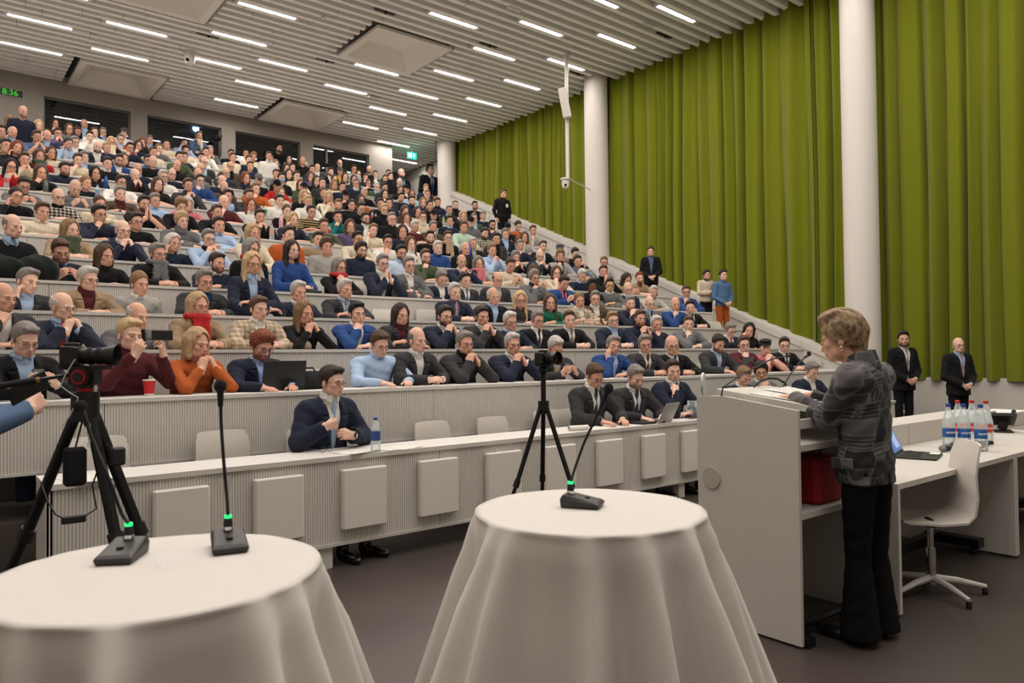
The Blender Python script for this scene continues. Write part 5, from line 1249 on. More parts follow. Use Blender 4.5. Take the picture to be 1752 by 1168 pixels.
for p, c, lb in bl:
    l_ = onz(*p, DZ); o = bottle(l_, .325, .041, c, (40, 92, 160) if c == BLUE_ else (206, 80, 66), lb, grp='big bottles on the presentation desk', lh=(.27, .46))
    tx = ob('lettering', txtR, o, loc=(-.0265, -.0335, .12), rot=(math.pi/2, 0, -.66)); 
for p, c, lb in [((1663, 748), BLUE_, 'small bottle with blue cap behind the big bottles'), ((1692, 752), REDC, 'small red labelled bottle beside the desk phone')]:
    bottle(onz(*p, DZ), .24, .032, c, (120, 170, 200) if c == BLUE_ else (200, 60, 50), lb)
# handheld microphones
for i in range(4):
    a = onz(1613+i*9, 767-i*3.0, DZ+.025); d_ = np.array([.18, -.13, 0]); d_ = d_/np.linalg.norm(d_)*.23
    r = thing('handheld_microphone', 'black handheld microphone lying on desk, %s of four from the laptop' % ORDN[i], 'microphone', a, 0, 'handheld microphones')
    sub(r, MB().ball((0, 0, 0), (.026, .026, .025), 14, 10), 'grille', mat('mic_grille', (130, 130, 132), .35, metal=.8, bump=.5, bscale=600), smooth=True)
    sub(r, MB().tube([d_*.08, d_*.14, d_*.2, d_*.75, d_*1.0], [.020, .021, .017, .0145, .015], 12), 'handle', BLACK, smooth=True)
    sub(r, MB().tube([d_*1.0, d_*1.12], [.0155, .0155], 12), 'antenna_cap', BLACK, smooth=True)
# telephone
pl = onz(1716, 738, DZ); r = thing('desk_phone', 'black desk telephone on a stand at the far desk end', 'telephone', pl, .4)
sub(r, MB().rbox(-.12, .12, -.07, .07, 0, .012, .01), 'foot', BLACK); sub(r, MB().xbox((0, .0, .05), (.02, 0, 0), (0, .03, .02), (0, -.01, .04)), 'stand', BLACK)
sub(r, MB().xbox((-.03, 0, .11), (.11, 0, -.05), (0, .09, 0), (.005, 0, .012)), 'body', BLACK); sub(r, MB().tube([(-.12, -.07, .185), (-.03, -.07, .145), (.07, -.07, .09)], [.018, .012, .018], 8), 'handset', BLACK, smooth=True)
pb = onz(1735, 726, DZ+.02); tag(MB().rbox(pb[0]-.25, pb[0]+.4, pb[1], pb[1]+.3, DZ, DZ+.13, .01).build('paper_stack', PAPER), 'broad white stack of paper at the right edge of the desk', 'paper')
cb = MB().tube([(5.05, 2.3, DZ+.006), (5.3, 2.36, DZ+.006), (5.42, 2.28, DZ+.006), (5.2, 2.2, DZ+.006)], .004, 6); tag(cb.build('cable', BLACK, smooth=True), 'thin dark cable lying behind the open laptop', 'cable')
tag(MB().rbox(5.22, 5.36, 2.33, 2.40, DZ, DZ+.022, .006).build('adapter', BLACK), 'small black adapter lying behind the laptop on the desk', 'adapter')
# low white box behind the desks
tag(MB().rbox(6.0, 6.55, 3.65, 4.0, 0, .98, .01).build('pedestal', GREY_L), 'plain white pedestal between the speaker and standing guard', 'pedestal')
# ---- chairs
def shell_mesh():
    prof = [(-.20, .0), (-.16, -.012), (.0, -.018), (.13, -.004), (.19, .05), (.205, .14), (.20, .26), (.215, .36), (.235, .43)]
    vs = []; fs = []; nx = 8
    for sd in (0, 1):
        for i, (y, z) in enumerate(prof):
            wd = .20 if i < 5 else .205-.02*(i-4)/4
            for j in range(nx+1):
                u = j/nx*2-1; rr = 1 if i < len(prof)-1 else .92
                cv = .018*u*u*(1 if i > 3 else .6)
                nrm = (0, .0, .012) if i < 4 else (0, -.012, 0)
                vs.append((u*wd*rr, y-cv*(i > 3)+sd*(nrm[1]), z+cv*(i <= 3)+sd*nrm[2]+(-.01*u**4 if i == len(prof)-1 else 0)))
    n1 = len(prof)*(nx+1)
    for i in range(len(prof)-1):
        for j in range(nx):
            a = i*(nx+1)+j; fs.append((a, a+1, a+nx+2, a+nx+1)); fs.append((n1+a, n1+a+nx+1, n1+a+nx+2, n1+a+1))
    rim = [j for j in range(nx+1)]+[nx+(nx+1)*j for j in range(1, len(prof))]+[(len(prof)-1)*(nx+1)+j for j in range(nx-1, -1, -1)]+[(nx+1)*j for j in range(len(prof)-2, 0, -1)]
    for a, b_ in zip(rim, rim[1:]+rim[:1]): fs.append((a, n1+a, n1+b_, b_))
    import bmesh
    me = MB().add(vs, fs).mesh('seat_shell', SEATM); bm = bmesh.new(); bm.from_mesh(me); bmesh.ops.recalc_face_normals(bm, faces=bm.faces); bm.to_mesh(me); bm.free(); smooth_mesh(me, 50); return me
CH_SHELL = shell_mesh()
post = MB(); post.tube([(0, 0, .0), (0, 0, .42)], .028, 12); post.box(-.12, .12, -.1, .1, .405, .425); CH_POST = post.mesh('post', ALU)
def fixed_chair(x, y, z, label, rz=0, dz=0):
    r = thing('shell_chair', label, 'chair', (x, y, z), rz, 'white shell chairs behind the desks')
    ob('seat_shell', CH_SHELL, r, loc=(0, 0, .44+dz)); ob('post', CH_POST, r); return r
# front row empty chairs, placed by their backrest in the photograph
for n_, (px, py, lb) in enumerate([(170, 775, 'leftmost'), (385, 762, 'second from left'), (742, 744, 'first right of the water bottle'), (845, 733, 'second right of the water bottle'), (938, 720, 'directly left of the three seated men')]):
    q = ony(px, py, YA+.80); fixed_chair(q[0], YA+.60, 0, 'empty white shell chair at front desk, %s' % lb, .1, max(-.02, min(.12, q[2]-.76)))
for (px, py, k, lb) in [(1198, 632, 0, 'second row beside the laptop typist'), (1208, 592, 1, 'third row near the stairs'), (1220, 558, 2, 'fourth row at the stair end'), (657, 541, 2, 'fourth row left of the grey folder'), (731, 541, 2, 'fourth row right of the leather jacket'), (535, 493, 3, 'fifth row behind the white haired man'), (612, 492, 3, 'fifth row beside the colourful scarf'), (457, 540, 2, 'fourth row behind the tan checked jacket'), (523, 648, 0, 'second row behind the black backpack')]:
    q = ony(px, py, rowY(k)+.85); fixed_chair(q[0], rowY(k)+.62, rowF(k), 'empty white shell chair, %s' % lb, 0, max(-.05, min(.14, q[2]-rowF(k)-.78)))
for s in people:
    if s['k'] == -1:
        rr = fixed_chair(s['root'].location.x, s['root'].location.y+.02, 0, 'occupied white chair, front desk, '+describe(s)+(' behind lectern' if s['px'] > 1200 else '')+(' at far right' if s['px'] > 1340 else ''), 0)
# office chair
r = thing('office_chair', 'white swivel chair with chrome post at the presentation desk', 'chair', (4.60, 1.84, 0), -2.45)
oc = ob('seat_shell', CH_SHELL, r, loc=(0, 0, .43)); oc.scale = (1.0, 1.0, 1.05)
sub(r, MB().tube([(0, 0, .05), (0, 0, .26)], .026, 14), 'post', CHROME, smooth=True); sub(r, MB().tube([(0, 0, .26), (0, 0, .39)], .016, 12), 'piston', CHROME, smooth=True); sub(r, MB().lathe([(.03, .38), (.07, .415), (.07, .425)], 14), 'mount', BLACK)
for i in range(5):
    a = 2*math.pi*i/5+.35; d_ = np.array([math.cos(a), math.sin(a), 0])
    lg = sub(r, MB().tube([d_*.02+[0, 0, .085], d_*.14+[0, 0, .075], d_*.29+[0, 0, .045]], [.022, .018, .013], 8), 'leg', ALU, smooth=True)
    sub(r, MB().lathe([(.014, 0), (.016, .02), (.012, .04)], 10, d_*.285), 'foot', BLACK)
# ---- cocktail tables with cloths
CLOTH = mat('table_linen', (208, 203, 197), .85, noise=.015, nscale=30, bump=.04, bscale=200, sheen=.1)
def cloth_table(cx, cy, zt, R, seed, label, rot):
    rnd = random.Random(seed)
    tb = thing('cocktail_table', 'round cocktail table under the '+label, 'table', (cx, cy, 0))
    sub(tb, MB().lathe([(R-.02, zt-.03), (R-.01, zt-.02), (R-.01, zt-.008), (R-.02, zt-.006)], 40), 'tabletop', GREY_L); sub(tb, MB().tube([(0, 0, .03), (0, 0, zt-.03)], .03, 14), 'post', CHROME, smooth=True); sub(tb, MB().lathe([(.26, 0), (.26, .012), (.05, .03), (.03, .04)], 30), 'foot', CHROME, smooth=True)
    NT = 220; rings = [(.0, 0), (.3, 0), (.6, 0), (.85, 0), (.96, 0)]
    folds = sorted([rnd.uniform(-.18, .18)+2*math.pi*i/13 for i in range(13)]); fa = [rnd.uniform(.6, 1.15) for _ in folds]
    def fold(th):
        v = 0
        for f, a in zip(folds, fa):
            d = (th-f+math.pi) % (2*math.pi)-math.pi; v += a*math.exp(-(d/.10)**2)
        return v
    vs = []; fs = []; side = .92
    prof = [0, .012, .03, .06, .1, .16, .24, .34, .46, .6, .75, .9, 1.0]
    rows = []
    for rr, _ in rings: rows.append([(R*rr*math.cos(2*math.pi*i/NT), R*rr*math.sin(2*math.pi*i/NT), 0.0) for i in range(NT)])
    for t_ in prof:
        row = []
        for i in range(NT):
            th = 2*math.pi*i/NT; sq = min(1/abs(math.cos(th-rot)+1e-9), 1/abs(math.sin(th-rot)+1e-9)); L_ = side*min(sq, 1.36)-R; L_ = max(.42, L_)*.86
            dz = L_*t_; f = fold(th); am = min(1, dz/.16)
            rr = R*1.0+.006+.020*min(1, dz/.05)+dz*(.08+.34*f)*am**.6+.010*am*math.sin(7*th+seed)-.045*am**.6*(1-min(1, f))*(1-.3*t_)
            # rounded shoulder
            dz2 = dz if dz > .02 else dz*dz/.02*.5+dz*.5
            th2 = th+.05*am*math.sin(3*th+seed)
            row.append((rr*math.cos(th2), rr*math.sin(th2), -dz2))
        rows.append(row)
    for row in rows: vs += [(x, y, z+zt) for x, y, z in row]
    n = len(rows)
    for k in range(n-1):
        for i in range(NT): j = (i+1) % NT; fs.append((k*NT+i, k*NT+j, k*NT+NT+j, k*NT+NT+i))
    c0 = len(vs)
    mb = MB().add(vs, fs); o = mb.build('tablecloth', CLOTH, smooth=False, loc=(cx, cy, 0)); o.data.polygons.foreach_set('use_smooth', [True]*len(o.data.polygons))
    md = o.modifiers.new('thick', 'SOLIDIFY'); md.thickness = .003; md.offset = 1
    return tag(o, label, 'tablecloth', 'white cocktail tablecloths')
TZ = .98
q1 = onz(272, 978, TZ); q2 = onz(1008, 872, TZ)
cloth_table(q1[0], q1[1], TZ, .300, 3, 'white tablecloth on the left table with two microphones', .5)
cloth_table(q2[0], q2[1], TZ, .300, 8, 'white tablecloth on the right table with one microphone', 1.35)
LEDG = mat('green_led', (40, 200, 110), .4, emit=(30, 220, 110), estr=1.6)
def desk_mic(base, pts, rz, label):
    b0 = onz(base[0], base[1], TZ+.004); r = thing('desk_microphone', label, 'microphone', b0, rz)
    m = MB()
    w0, w1, l0, l1 = .034, .030, -.052, .052
    vs = [(-w0, l0, 0), (w0, l0, 0), (w0, l1, 0), (-w0, l1, 0), (-w0-.004, l0-.004, .012), (w0+.004, l0-.004, .012), (w0+.002, l1+.002, .024), (-w0-.002, l1+.002, .024), (-w1, l0+.006, .019), (w1, l0+.006, .019), (w1, l1-.006, .036), (-w1, l1-.006, .036)]
    fs = [(3, 2, 1, 0), (0, 1, 5, 4), (1, 2, 6, 5), (2, 3, 7, 6), (3, 0, 4, 7), (4, 5, 9, 8), (5, 6, 10, 9), (6, 7, 11, 10), (7, 4, 8, 11), (8, 9, 10, 11)]
    m.add(vs, fs); bo = m.build('base', mat('mic_base', (48, 46, 46), .45), r); bv = bo.modifiers.new('b', 'BEVEL'); bv.width = .003; bv.segments = 2
    sub(r, MB().lathe([(.007, .0), (.0075, .002)], 12, (0, -.015, .026)), 'button', BLACK)
    c = np.array([0, .032, .034]); sub(r, MB().lathe([(.0105, 0), (.0105, .008)], 14, c), 'ring', CHROME, smooth=True); sub(r, MB().lathe([(.010, .008), (.0085, .026)], 14, c), 'socket', BLACK, smooth=True)
    sub(r, MB().lathe([(.0078, .026), (.0078, .033)], 14, c), 'status_light', LEDG, smooth=True)
    Rm = np.array(Matrix.Rotation(-rz, 3, 'Z')); D0 = depth(b0)
    P = [c+[0, 0, .03]]+[Rm@(atd(x, y, D0+dd)-b0) for x, y, dd in pts]
    # smooth the neck
    Q = []
    for i in range(len(P)-1):
        for k_ in range(5): Q.append(P[i]+(P[i+1]-P[i])*k_/5)
    Q.append(P[-1]); Q = [Q[0]]+[(Q[i-1]+2*Q[i]+Q[i+1])/4 for i in range(1, len(Q)-1)]+[Q[-1]]
    sub(r, MB().tube(Q, .0036, 8), 'gooseneck', BLACKM, smooth=True); d = Q[-1]-Q[-2]; d /= np.linalg.norm(d)
    sub(r, MB().tube([Q[-1]-d*.035, Q[-1]], [.0055, .0075], 10), 'capsule', BLACKM, smooth=True); sub(r, MB().ball(Q[-1]+d*.010, (.0135, .0135, .0145), 16, 10), 'windscreen', MICB, smooth=True)
desk_mic((210, 955), [(208, 880, .0), (185, 815, .0), (160, 755, .02), (140, 703, .03)], -.55, 'gooseneck microphone with green light, left one on the left table')
desk_mic((392, 938), [(388, 850, 0), (382, 780, 0), (378, 720, .01), (377, 668, .01)], -.25, 'gooseneck microphone with green light, right one on the left table')
desk_mic((996, 866), [(984, 800, 0), (1000, 755, 0), (1022, 710, 0), (1039, 670, 0)], .55, 'gooseneck microphone with green light on the right table')
# ---- tripods with cameras
def tripod(D, apex, feet, label, leg_r, cl):
    A = atd(apex[0], apex[1], D); r = thing('tripod', label, 'tripod', (A[0], A[1], 0)); o = np.array([A[0], A[1], 0])
    for i, (x, y, dd) in enumerate(feet):
        f = onz(x, y, 0) if dd is None else np.array([*(A[:2]+np.array(dd)), 0]); f = f-o; a = A-o
        lg = sub(r, MB().tube([a+(f-a)*0+(f-a)*np.array([.03, .03, 0]), a+(f-a)*.36], leg_r, 10), 'leg', BLACKM, smooth=True)
        sub(r, MB().tube([a+(f-a)*.36, a+(f-a)*.68], leg_r*.82, 10), 'lower_leg', BLACKM, smooth=True, p2=lg); sub(r, MB().tube([a+(f-a)*.68, f], leg_r*.66, 10), 'lower_leg', BLACKM, smooth=True, p2=lg)
        for t_ in (.36, .68): sub(r, MB().tube([a+(f-a)*(t_-.012), a+(f-a)*(t_+.022)], leg_r*1.35, 10), 'leg_lock', BLACK, smooth=True, p2=lg)
        sub(r, MB().ball(f+[0, 0, .012], leg_r*1.0, 8, 6), 'foot', RUBBER, p2=lg)
    return r, o, A-o
r, o, a = tripod(2.55, (146, 690), [(0, 0, (-.42, .46)), (0, 0, (.20, -.34)), (0, 0, (.46, -.02))], 'large black video tripod in front of the left seats', .019, .5)
RV = RT; fwd = np.array([RT[0], RT[1], 0]); upv = np.array([0, 0, 1.]); side_ = np.cross(upv, fwd)
sub(r, MB().tube([a+[0, 0, -.06], a+[0, 0, .04]], .045, 14), 'spider', BLACKM, smooth=True); REDM = mat('anodised_red', (150, 22, 26), .3, metal=.4)
sub(r, MB().lathe([(.022, 0), (.027, .008), (.026, .022), (.02, .03)], 18, a+[0, 0, .030]), 'bowl_ring', REDM, smooth=True)
hd = MB(); hd.lathe([(.028, .055), (.028, .068)], 16, a); hd.xbox(a+[0, 0, .092], fwd*.045, side_*.024, (0, 0, .026)); hd.xbox(a+[0, 0, .124], fwd*.08, side_*.022, (0, 0, .007)); hd.tube([a+[0, 0, .092]-side_*.04, a+[0, 0, .092]+side_*.04], .034, 18); sub(r, hd, 'fluid_head', BLACKM)
sub(r, MB().tube([a+[0, 0, .092]-side_*.045, a+[0, 0, .092]-side_*.041], .026, 18), 'drag_ring', REDM); sub(r, MB().tube([a+[0, 0, .092]-side_*.048, a+[0, 0, .092]-side_*.044], .017, 18), 'drag_cap', BLACK)
hb0 = a+[0, 0, .10]-fwd*.05; e1 = atd(0, 660, 2.45)-o; hdl = sub(r, MB().tube([hb0, hb0+(e1-hb0)*.45], .006, 8), 'pan_handle', BLACKM, smooth=True)
sub(r, MB().tube([hb0+(e1-hb0)*.5, hb0+(e1-hb0)*1.5], .011, 10), 'grip', RUBBER, smooth=True, p2=hdl); sub(r, MB().tube([hb0+(e1-hb0)*.45, hb0+(e1-hb0)*.52], .010, 10), 'grip_band', mat('cork_band', (150, 112, 66), .8), smooth=True, p2=hdl)
tm_ = ob('lettering', text_mesh('Manfrotto', .02, mat('letter_white', (215, 215, 215), .6)), r); la = a+np.array([.20, -.34, -a[2]])*.085; tm_.matrix_local = Matrix.Translation(Vector(la-FW*.021)) @ Matrix(((0, -RT[0], -FW[0], 0), (0, -RT[1], -FW[1], 0), (1, 0, 0, 0), (0, 0, 0, 1)))
bg = MB(); bp = atd(128, 775, 2.50)-o; bg.rbox(bp[0]-.035, bp[0]+.035, bp[1]-.02, bp[1]+.02, bp[2]-.11, bp[2]+.02, .015); bg.tube([bp+[0, 0, .01], a+[0, 0, -.02]], .003, 6)
bo = tag(bg.build('pouch', mat('black_cloth', (18, 18, 19), .95), loc=o), 'small black drawstring pouch hanging from the video tripod', 'pouch')
bx_ = atd(126, 888, 2.45); tag(MB().rbox(bx_[0]-.035, bx_[0]+.035, bx_[1]-.012, bx_[1]+.012, bx_[2]-.012, bx_[2]+.012, .004).build('cable_box', BLACK), 'small black cable box dangling beside the video tripod', 'box')
tag(MB().tube([atd(70, 825, 2.5), atd(80, 855, 2.46), atd(95, 880, 2.45), atd(112, 888, 2.45), atd(137, 888, 2.45), atd(165, 870, 2.47), atd(158, 830, 2.5), atd(172, 790, 2.52), atd(175, 765, 2.52), atd(184, 760, 2.52)], .0028, 6).build('cable', BLACK, smooth=True), 'black looping cable on the video tripod', 'cable')
wc_ = MB().tube([atd(128, 615, 2.5), atd(112, 640, 2.5), atd(104, 660, 2.5), atd(120, 672, 2.5), atd(134, 680, 2.5), atd(120, 710, 2.5), atd(106, 730, 2.5)], .0022, 6); tag(wc_.build('cable', mat('white_cable', (210, 208, 204), .5), smooth=True), 'thin white cable looping down the video tripod', 'cable')
ad = atd(201, 780, 2.5); tag(MB().rbox(ad[0]-.022, ad[0]+.022, ad[1]-.022, ad[1]+.022, ad[2]-.03, ad[2]+.03, .008).build('adapter', BLACK), 'dark plug adapter taped to the video tripod leg', 'adapter')
def camera(c, fw_, label, s=1.0, lens=.15):
    c = np.array(c); fw_ = np.array(fw_, float); fw_ /= np.linalg.norm(fw_); sd = np.cross((0, 0, 1.), fw_); r = thing('camera', label, 'camera', c)
    Z_ = np.array([0, 0, 1.])
    m = MB(); m.xbox((0, 0, .045*s), fw_*.032*s, sd*.062*s, Z_*.045*s); m.xbox(fw_*.0+[0, 0, .098*s], fw_*.03*s, sd*.02*s, Z_*.010*s); m.xbox(sd*-.05*s+[0, 0, .045*s]+fw_*.03*s, fw_*.018*s, sd*.014*s, Z_*.04*s); bo = m.build('camera_body', BLACK, r); bv = bo.modifiers.new('b', 'BEVEL'); bv.width = .006*s; bv.segments = 2
    l0 = np.array([0, 0, .045*s]); sub(r, MB().tube([l0+fw_*.03*s, l0+fw_*.07*s, l0+fw_*(.03+lens*.6)*s, l0+fw_*(.03+lens)*s], [.036*s, .038*s, .036*s, .040*s], 22), 'lens', BLACK, smooth=True)
    for k_ in (.35, .7): sub(r, MB().tube([l0+fw_*(.03+lens*k_)*s, l0+fw_*(.03+lens*k_+.02)*s], .0405*s, 22), 'focus_ring', RUBBER)
    sub(r, MB().tube([l0+fw_*(.03+lens)*s, l0+fw_*(.03+lens+.05)*s], [.042*s, .050*s], 22, cap=False), 'lens_hood', BLACK, smooth=True)
    sub(r, MB().tube([l0+fw_*(.025+lens)*s, l0+fw_*(.028+lens)*s], .034*s, 22), 'front_glass', mat('lens_glass', (12, 14, 22), .05))
    return r
camera(np.array(o)+a+[0, 0, .131]-fwd*.045, fwd+np.array([.05, .1, 0]), 'black mirrorless camera with long lens on the large video tripod', .74, .12)
r, o, a = tripod(3.95, (930, 692), [(0, 0, (-.36, .20)), (0, 0, (.18, -.38)), (0, 0, (.26, .34))], 'slim black photo tripod behind the right table', .0125, .5)
sub(r, MB().tube([a+[0, 0, -.05], a+[0, 0, .16]], .014, 12), 'centre_column', BLACKM, smooth=True); sub(r, MB().tube([a+[0, 0, -.03], a+[0, 0, .02]], .030, 12), 'spider', BLACKM, smooth=True); sub(r, MB().ball(a+[0, 0, .185], .026, 12, 8), 'ball_head', BLACKM, smooth=True); sub(r, MB().box(a[0]-.03, a[0]+.03, a[1]-.03, a[1]+.03, a[2]+.205, a[2]+.215), 'plate', BLACKM)
camera(np.array(o)+a+[0, 0, .215], -FW*np.array([1, 1, 0])*.7+RT*np.array([1, 1, 0])*.7, 'small black camera on the slim photo tripod', .72, .07)
# ---- things on the desks
def row_of(px, py):
    q = ray(px, py); t_ = q[2]/q[1]; best = min(range(-1, NR), key=lambda k: abs(t_-(rowZ(k)-CAM_H)/(rowY(k)+.12))); return best
def on_desk(px, py, k=None):
    k = row_of(px, py) if k is None else k; p = onz(px, py, rowZ(k)+.003); p[1] = min(max(p[1], rowY(k)+.05), rowY(k)+.30)
    q = ony(px, py, p[1]); return np.array([q[0], p[1], rowZ(k)+(.005 if k < 0 else .0005)]), k
TUM = lambda n, c, m_=.3: mat('tumbler_'+n, c, .35, metal=m_)
btl = [(11, 322, .24, .032, REDC, (190, 90, 90), None, 'clear bottle with red label before the red sweater'), (78, 328, .21, .034, (70, 74, 72), None, TUM('grey', (88, 96, 90)), 'grey green steel tumbler'), (181, 322, .23, .036, (30, 50, 90), None, TUM('blue', (24, 70, 130)), 'blue steel tumbler'), (167, 338, .22, .031, BLUE_, (120, 150, 190), None, 'small clear bottle with blue cap'), (112, 272, .21, .031, (190, 190, 190), (170, 180, 190), None, 'clear bottle before the light blue shirt'), (76, 291, .22, .033, (50, 52, 55), None, TUM('dark', (58, 62, 66)), 'dark tumbler before the red jacket'), (252, 338, .18, .03, BLUE_, (90, 130, 180), None, 'small blue bottle'), (426, 377, .24, .034, (40, 44, 50), None, TUM('smoke', (92, 98, 106)), 'smoke grey tumbler before red hair'), (454, 369, .22, .032, (30, 120, 50), (60, 140, 70), None, 'green bottle with green cap'), (481, 387, .25, .034, (200, 150, 160), None, TUM('pink', (216, 160, 170), .1), 'tall pink patterned flask'), (465, 407, .25, .035, REDC, (200, 150, 140), None, 'clear bottle with red cap, half full'), (547, 376, .22, .033, (40, 42, 44), None, TUM('dark2', (66, 68, 70)), 'dark grey tumbler beside stripes'), (564, 410, .20, .032, REDC, (180, 40, 40), None, 'small bottle with red label'), (414, 428, .20, .036, (60, 70, 90), None, TUM('navy', (52, 66, 92)), 'navy patterned tumbler'), (447, 497, .26, .037, REDC, (190, 170, 165), None, 'clear bottle with red cap beside the black folder'), (498, 463, .25, .036, BLUE_, (190, 190, 190), None, 'clear water bottle before the blue sweater'), (643, 386, .23, .032, (40, 140, 90), (60, 150, 100), None, 'green capped bottle'), (691, 422, .25, .034, (220, 220, 220), (120, 160, 210), None, 'clear bottle with blue label'), (625, 416, .24, .036, (225, 225, 225), None, TUM('white', (214, 206, 200), 0), 'white patterned flask'), (759, 384, .20, .032, (60, 140, 70), (150, 170, 70), None, 'green and yellow bottle'), (836, 377, .24, .034, (60, 150, 80), (190, 215, 195), None, 'green glass bottle near the stairs'), (804, 438, .26, .036, (30, 50, 120), None, TUM('cobalt', (30, 54, 140)), 'cobalt blue flask'), (951, 484, .20, .03, (225, 230, 235), (170, 190, 210), None, 'small clear bottle before the brown bob'), (883, 415, .22, .036, (40, 42, 44), None, TUM('dark3', (60, 64, 62)), 'dark tumbler near the rust top'), (643, 774, .235, .034, BLUE_, (58, 84, 150), None, 'water bottle with blue cap on the front desk'), (232, 268, .2, .03, REDC, (190, 80, 80), None, 'small red labelled bottle in upper rows'), (637, 374, .2, .03, REDC, (190, 40, 40), None, 'red bottle in the middle rows')]
for (px, py, h_, r_, cc, lc, bm, lb) in btl:
    p, k = on_desk(px, py); bottle(p, h_, r_, cc, lc or (0, 0, 0), '%s, %s row' % (lb, rown(k)) if 'front desk' not in lb else lb, body=bm, lh=(.32, .6) if lc else None)
def cup(px, py, c, label, h_=.115, r_=.042):
    p, k = on_desk(px, py); r = thing('paper_cup', label, 'cup', p)
    sub(r, MB().lathe([(r_*.74, 0), (r_*.97, h_*.93)], 22), 'cup_body', mat('cup_'+str(c[0]), c, .6), smooth=True); sub(r, MB().lathe([(r_*1.03, h_*.92), (r_*1.03, h_*.97), (r_*.9, h_)], 22), 'lid', PAPER, smooth=True); sub(r, MB().lathe([(r_*.745, .0), (r_*.78, .014)], 22), 'base_band', PAPER)
cup(255, 674, (198, 40, 44), 'red and white coffee cup before the maroon turtleneck'); cup(799, 418, (176, 46, 48), 'red paper cup before the mint sweater', .1, .036)
def laptop_closedback(px, py, k, col, label, w_=.33, h_=.22, rz=0, yo=.10, tilt=.25):
    p, k = on_desk(px, py, k); r = thing('laptop', label, 'laptop', p, rz); mm = mat('laptop_'+str(col[0]), col, .4, metal=.2)
    sub(r, MB().rbox(-w_/2, w_/2, .0, .22, 0, .014, .005), 'base', mm); ld = MB().rbox(-w_/2, w_/2, -.004, .004, 0, h_, .004).build('lid', mm, r, loc=(0, .0, .010), rot=(tilt, 0, 0))
    sub(r, MB().box(-w_*.45, w_*.45, .0042, .0050, .015, h_-.012), 'screen', SCREEN, p2=ld); return r
laptop_closedback(485, 667, 0, (44, 45, 47), 'dark grey laptop before the red bearded typist, second row', .34, .235, -.1)
laptop_closedback(1275, 632, 0, (74, 74, 76), 'grey laptop between maroon jacket and pink tee, second row', .31, .21, .1)
laptop_closedback(1138, 725, -1, (176, 174, 170), 'silver laptop on the front desk beside the seated men', .31, .2, .25, tilt=.45)
p, k = on_desk(533, 664, 0); m = MB().rbox(-.15, .15, -.02, .16, 0, .15, .05); m.tube([(-.06, .06, .145), (-.04, .06, .175), (.04, .06, .175), (.06, .06, .145)], .008, 6); m.box(-.09, -.05, -.025, -.02, .02, .13)
tag(m.build('backpack', mat('backpack_cloth', (30, 31, 33), .9, bump=.3, bscale=80), smooth=True, loc=p), 'black backpack on the second row desk beside the dark laptop', 'backpack')
# papers and small things on the front desk
fz_ = lambda x, y: .745
for (px, py, w_, h_, rz, lb) in [(612, 776, .21, .297, -1.25, 'white sheet before the person adjusting the jacket'), (682, 770, .30, .21, .1, 'loose white sheets right of the water bottle on the front desk'), (150, 818, .21, .297, .3, 'printed sheet at the left end of the front desk'), (1020, 738, .25, .2, .2, 'white papers before the left one of three seated men'), (1185, 716, .3, .21, .2, 'open cream notebook on the front desk near the lectern')]:
    q = onz(px, py, .748); q[1] = min(max(q[1], YA+.09), YA+.3); q[0] = ony(px, py, q[1])[0]; sheet('paper', q[0], q[1], w_, h_*.9, rz, fz_, lb, lift=.06)
q = onz(1045, 737, .77); tag(MB().tube([(q[0]-.09, YA+.1, .77), (q[0]+.09, YA+.05, .77)], .022, 14, cap=False).build('paper_roll', PAPER, smooth=True), 'rolled white paper on the front desk near the tripod', 'paper')
q = ony(1105, 727, YA+.14); tag(MB().rbox(q[0]-.16, q[0]+.16, YA+.03, YA+.25, .745, .765, .005).build('folder', BLACK), 'black folder beside the silver laptop on the front desk', 'folder')
q = ony(1187, 716, YA+.2); r = thing('water_jug', 'clear glass jug with handle on the front desk beside the lectern', 'jug', (q[0], YA+.22, .757)); sub(r, MB().lathe([(.045, 0), (.05, .01), (.048, .15), (.05, .16)], 24), 'jug_body', PET, smooth=True); sub(r, MB().tube([(-.048, 0, .13), (-.085, 0, .12), (-.085, 0, .05), (-.05, 0, .035)], .006, 8), 'handle', PET, smooth=True)
tag(MB().rbox(q[0]-.18, q[0]+.15, YA+.08, YA+.36, .745, .756, .004).build('tray', mat('tray_dark', (60, 56, 50), .4)), 'dark tray carrying the glass jug on the front desk', 'tray')
q = ony(553, 772, YA+.08); gm = np_mesh('spectacles', *shell(glasses_mesh(0)), GLM); go = ob('spectacles', gm, None, loc=(q[0], YA+.20, .765-.06), rot=(0, 0, .3)); tag(go, 'folded dark spectacles lying on the front desk', 'glasses')
for (px, py, k, lb) in [(1240, 637, 0, 'cream notebook before the grey jacket typist, second row'), (1055, 652, 0, 'cream notebook beside the blue blazer, second row'), (755, 660, 0, 'white leaflet before the white shirt and charcoal jacket, second row'), (645, 662, 0, 'white writing pad under the light blue shirt writer')]:
    p, k = on_desk(px, py, k); sheet('notebook' if 'note' in lb else 'paper', p[0], rowY(k)+.14, .24, .17, .1, lambda x, y, z_=rowZ(k): z_+.001, lb, 'notebook' if 'note' in lb else 'paper', lines=False)
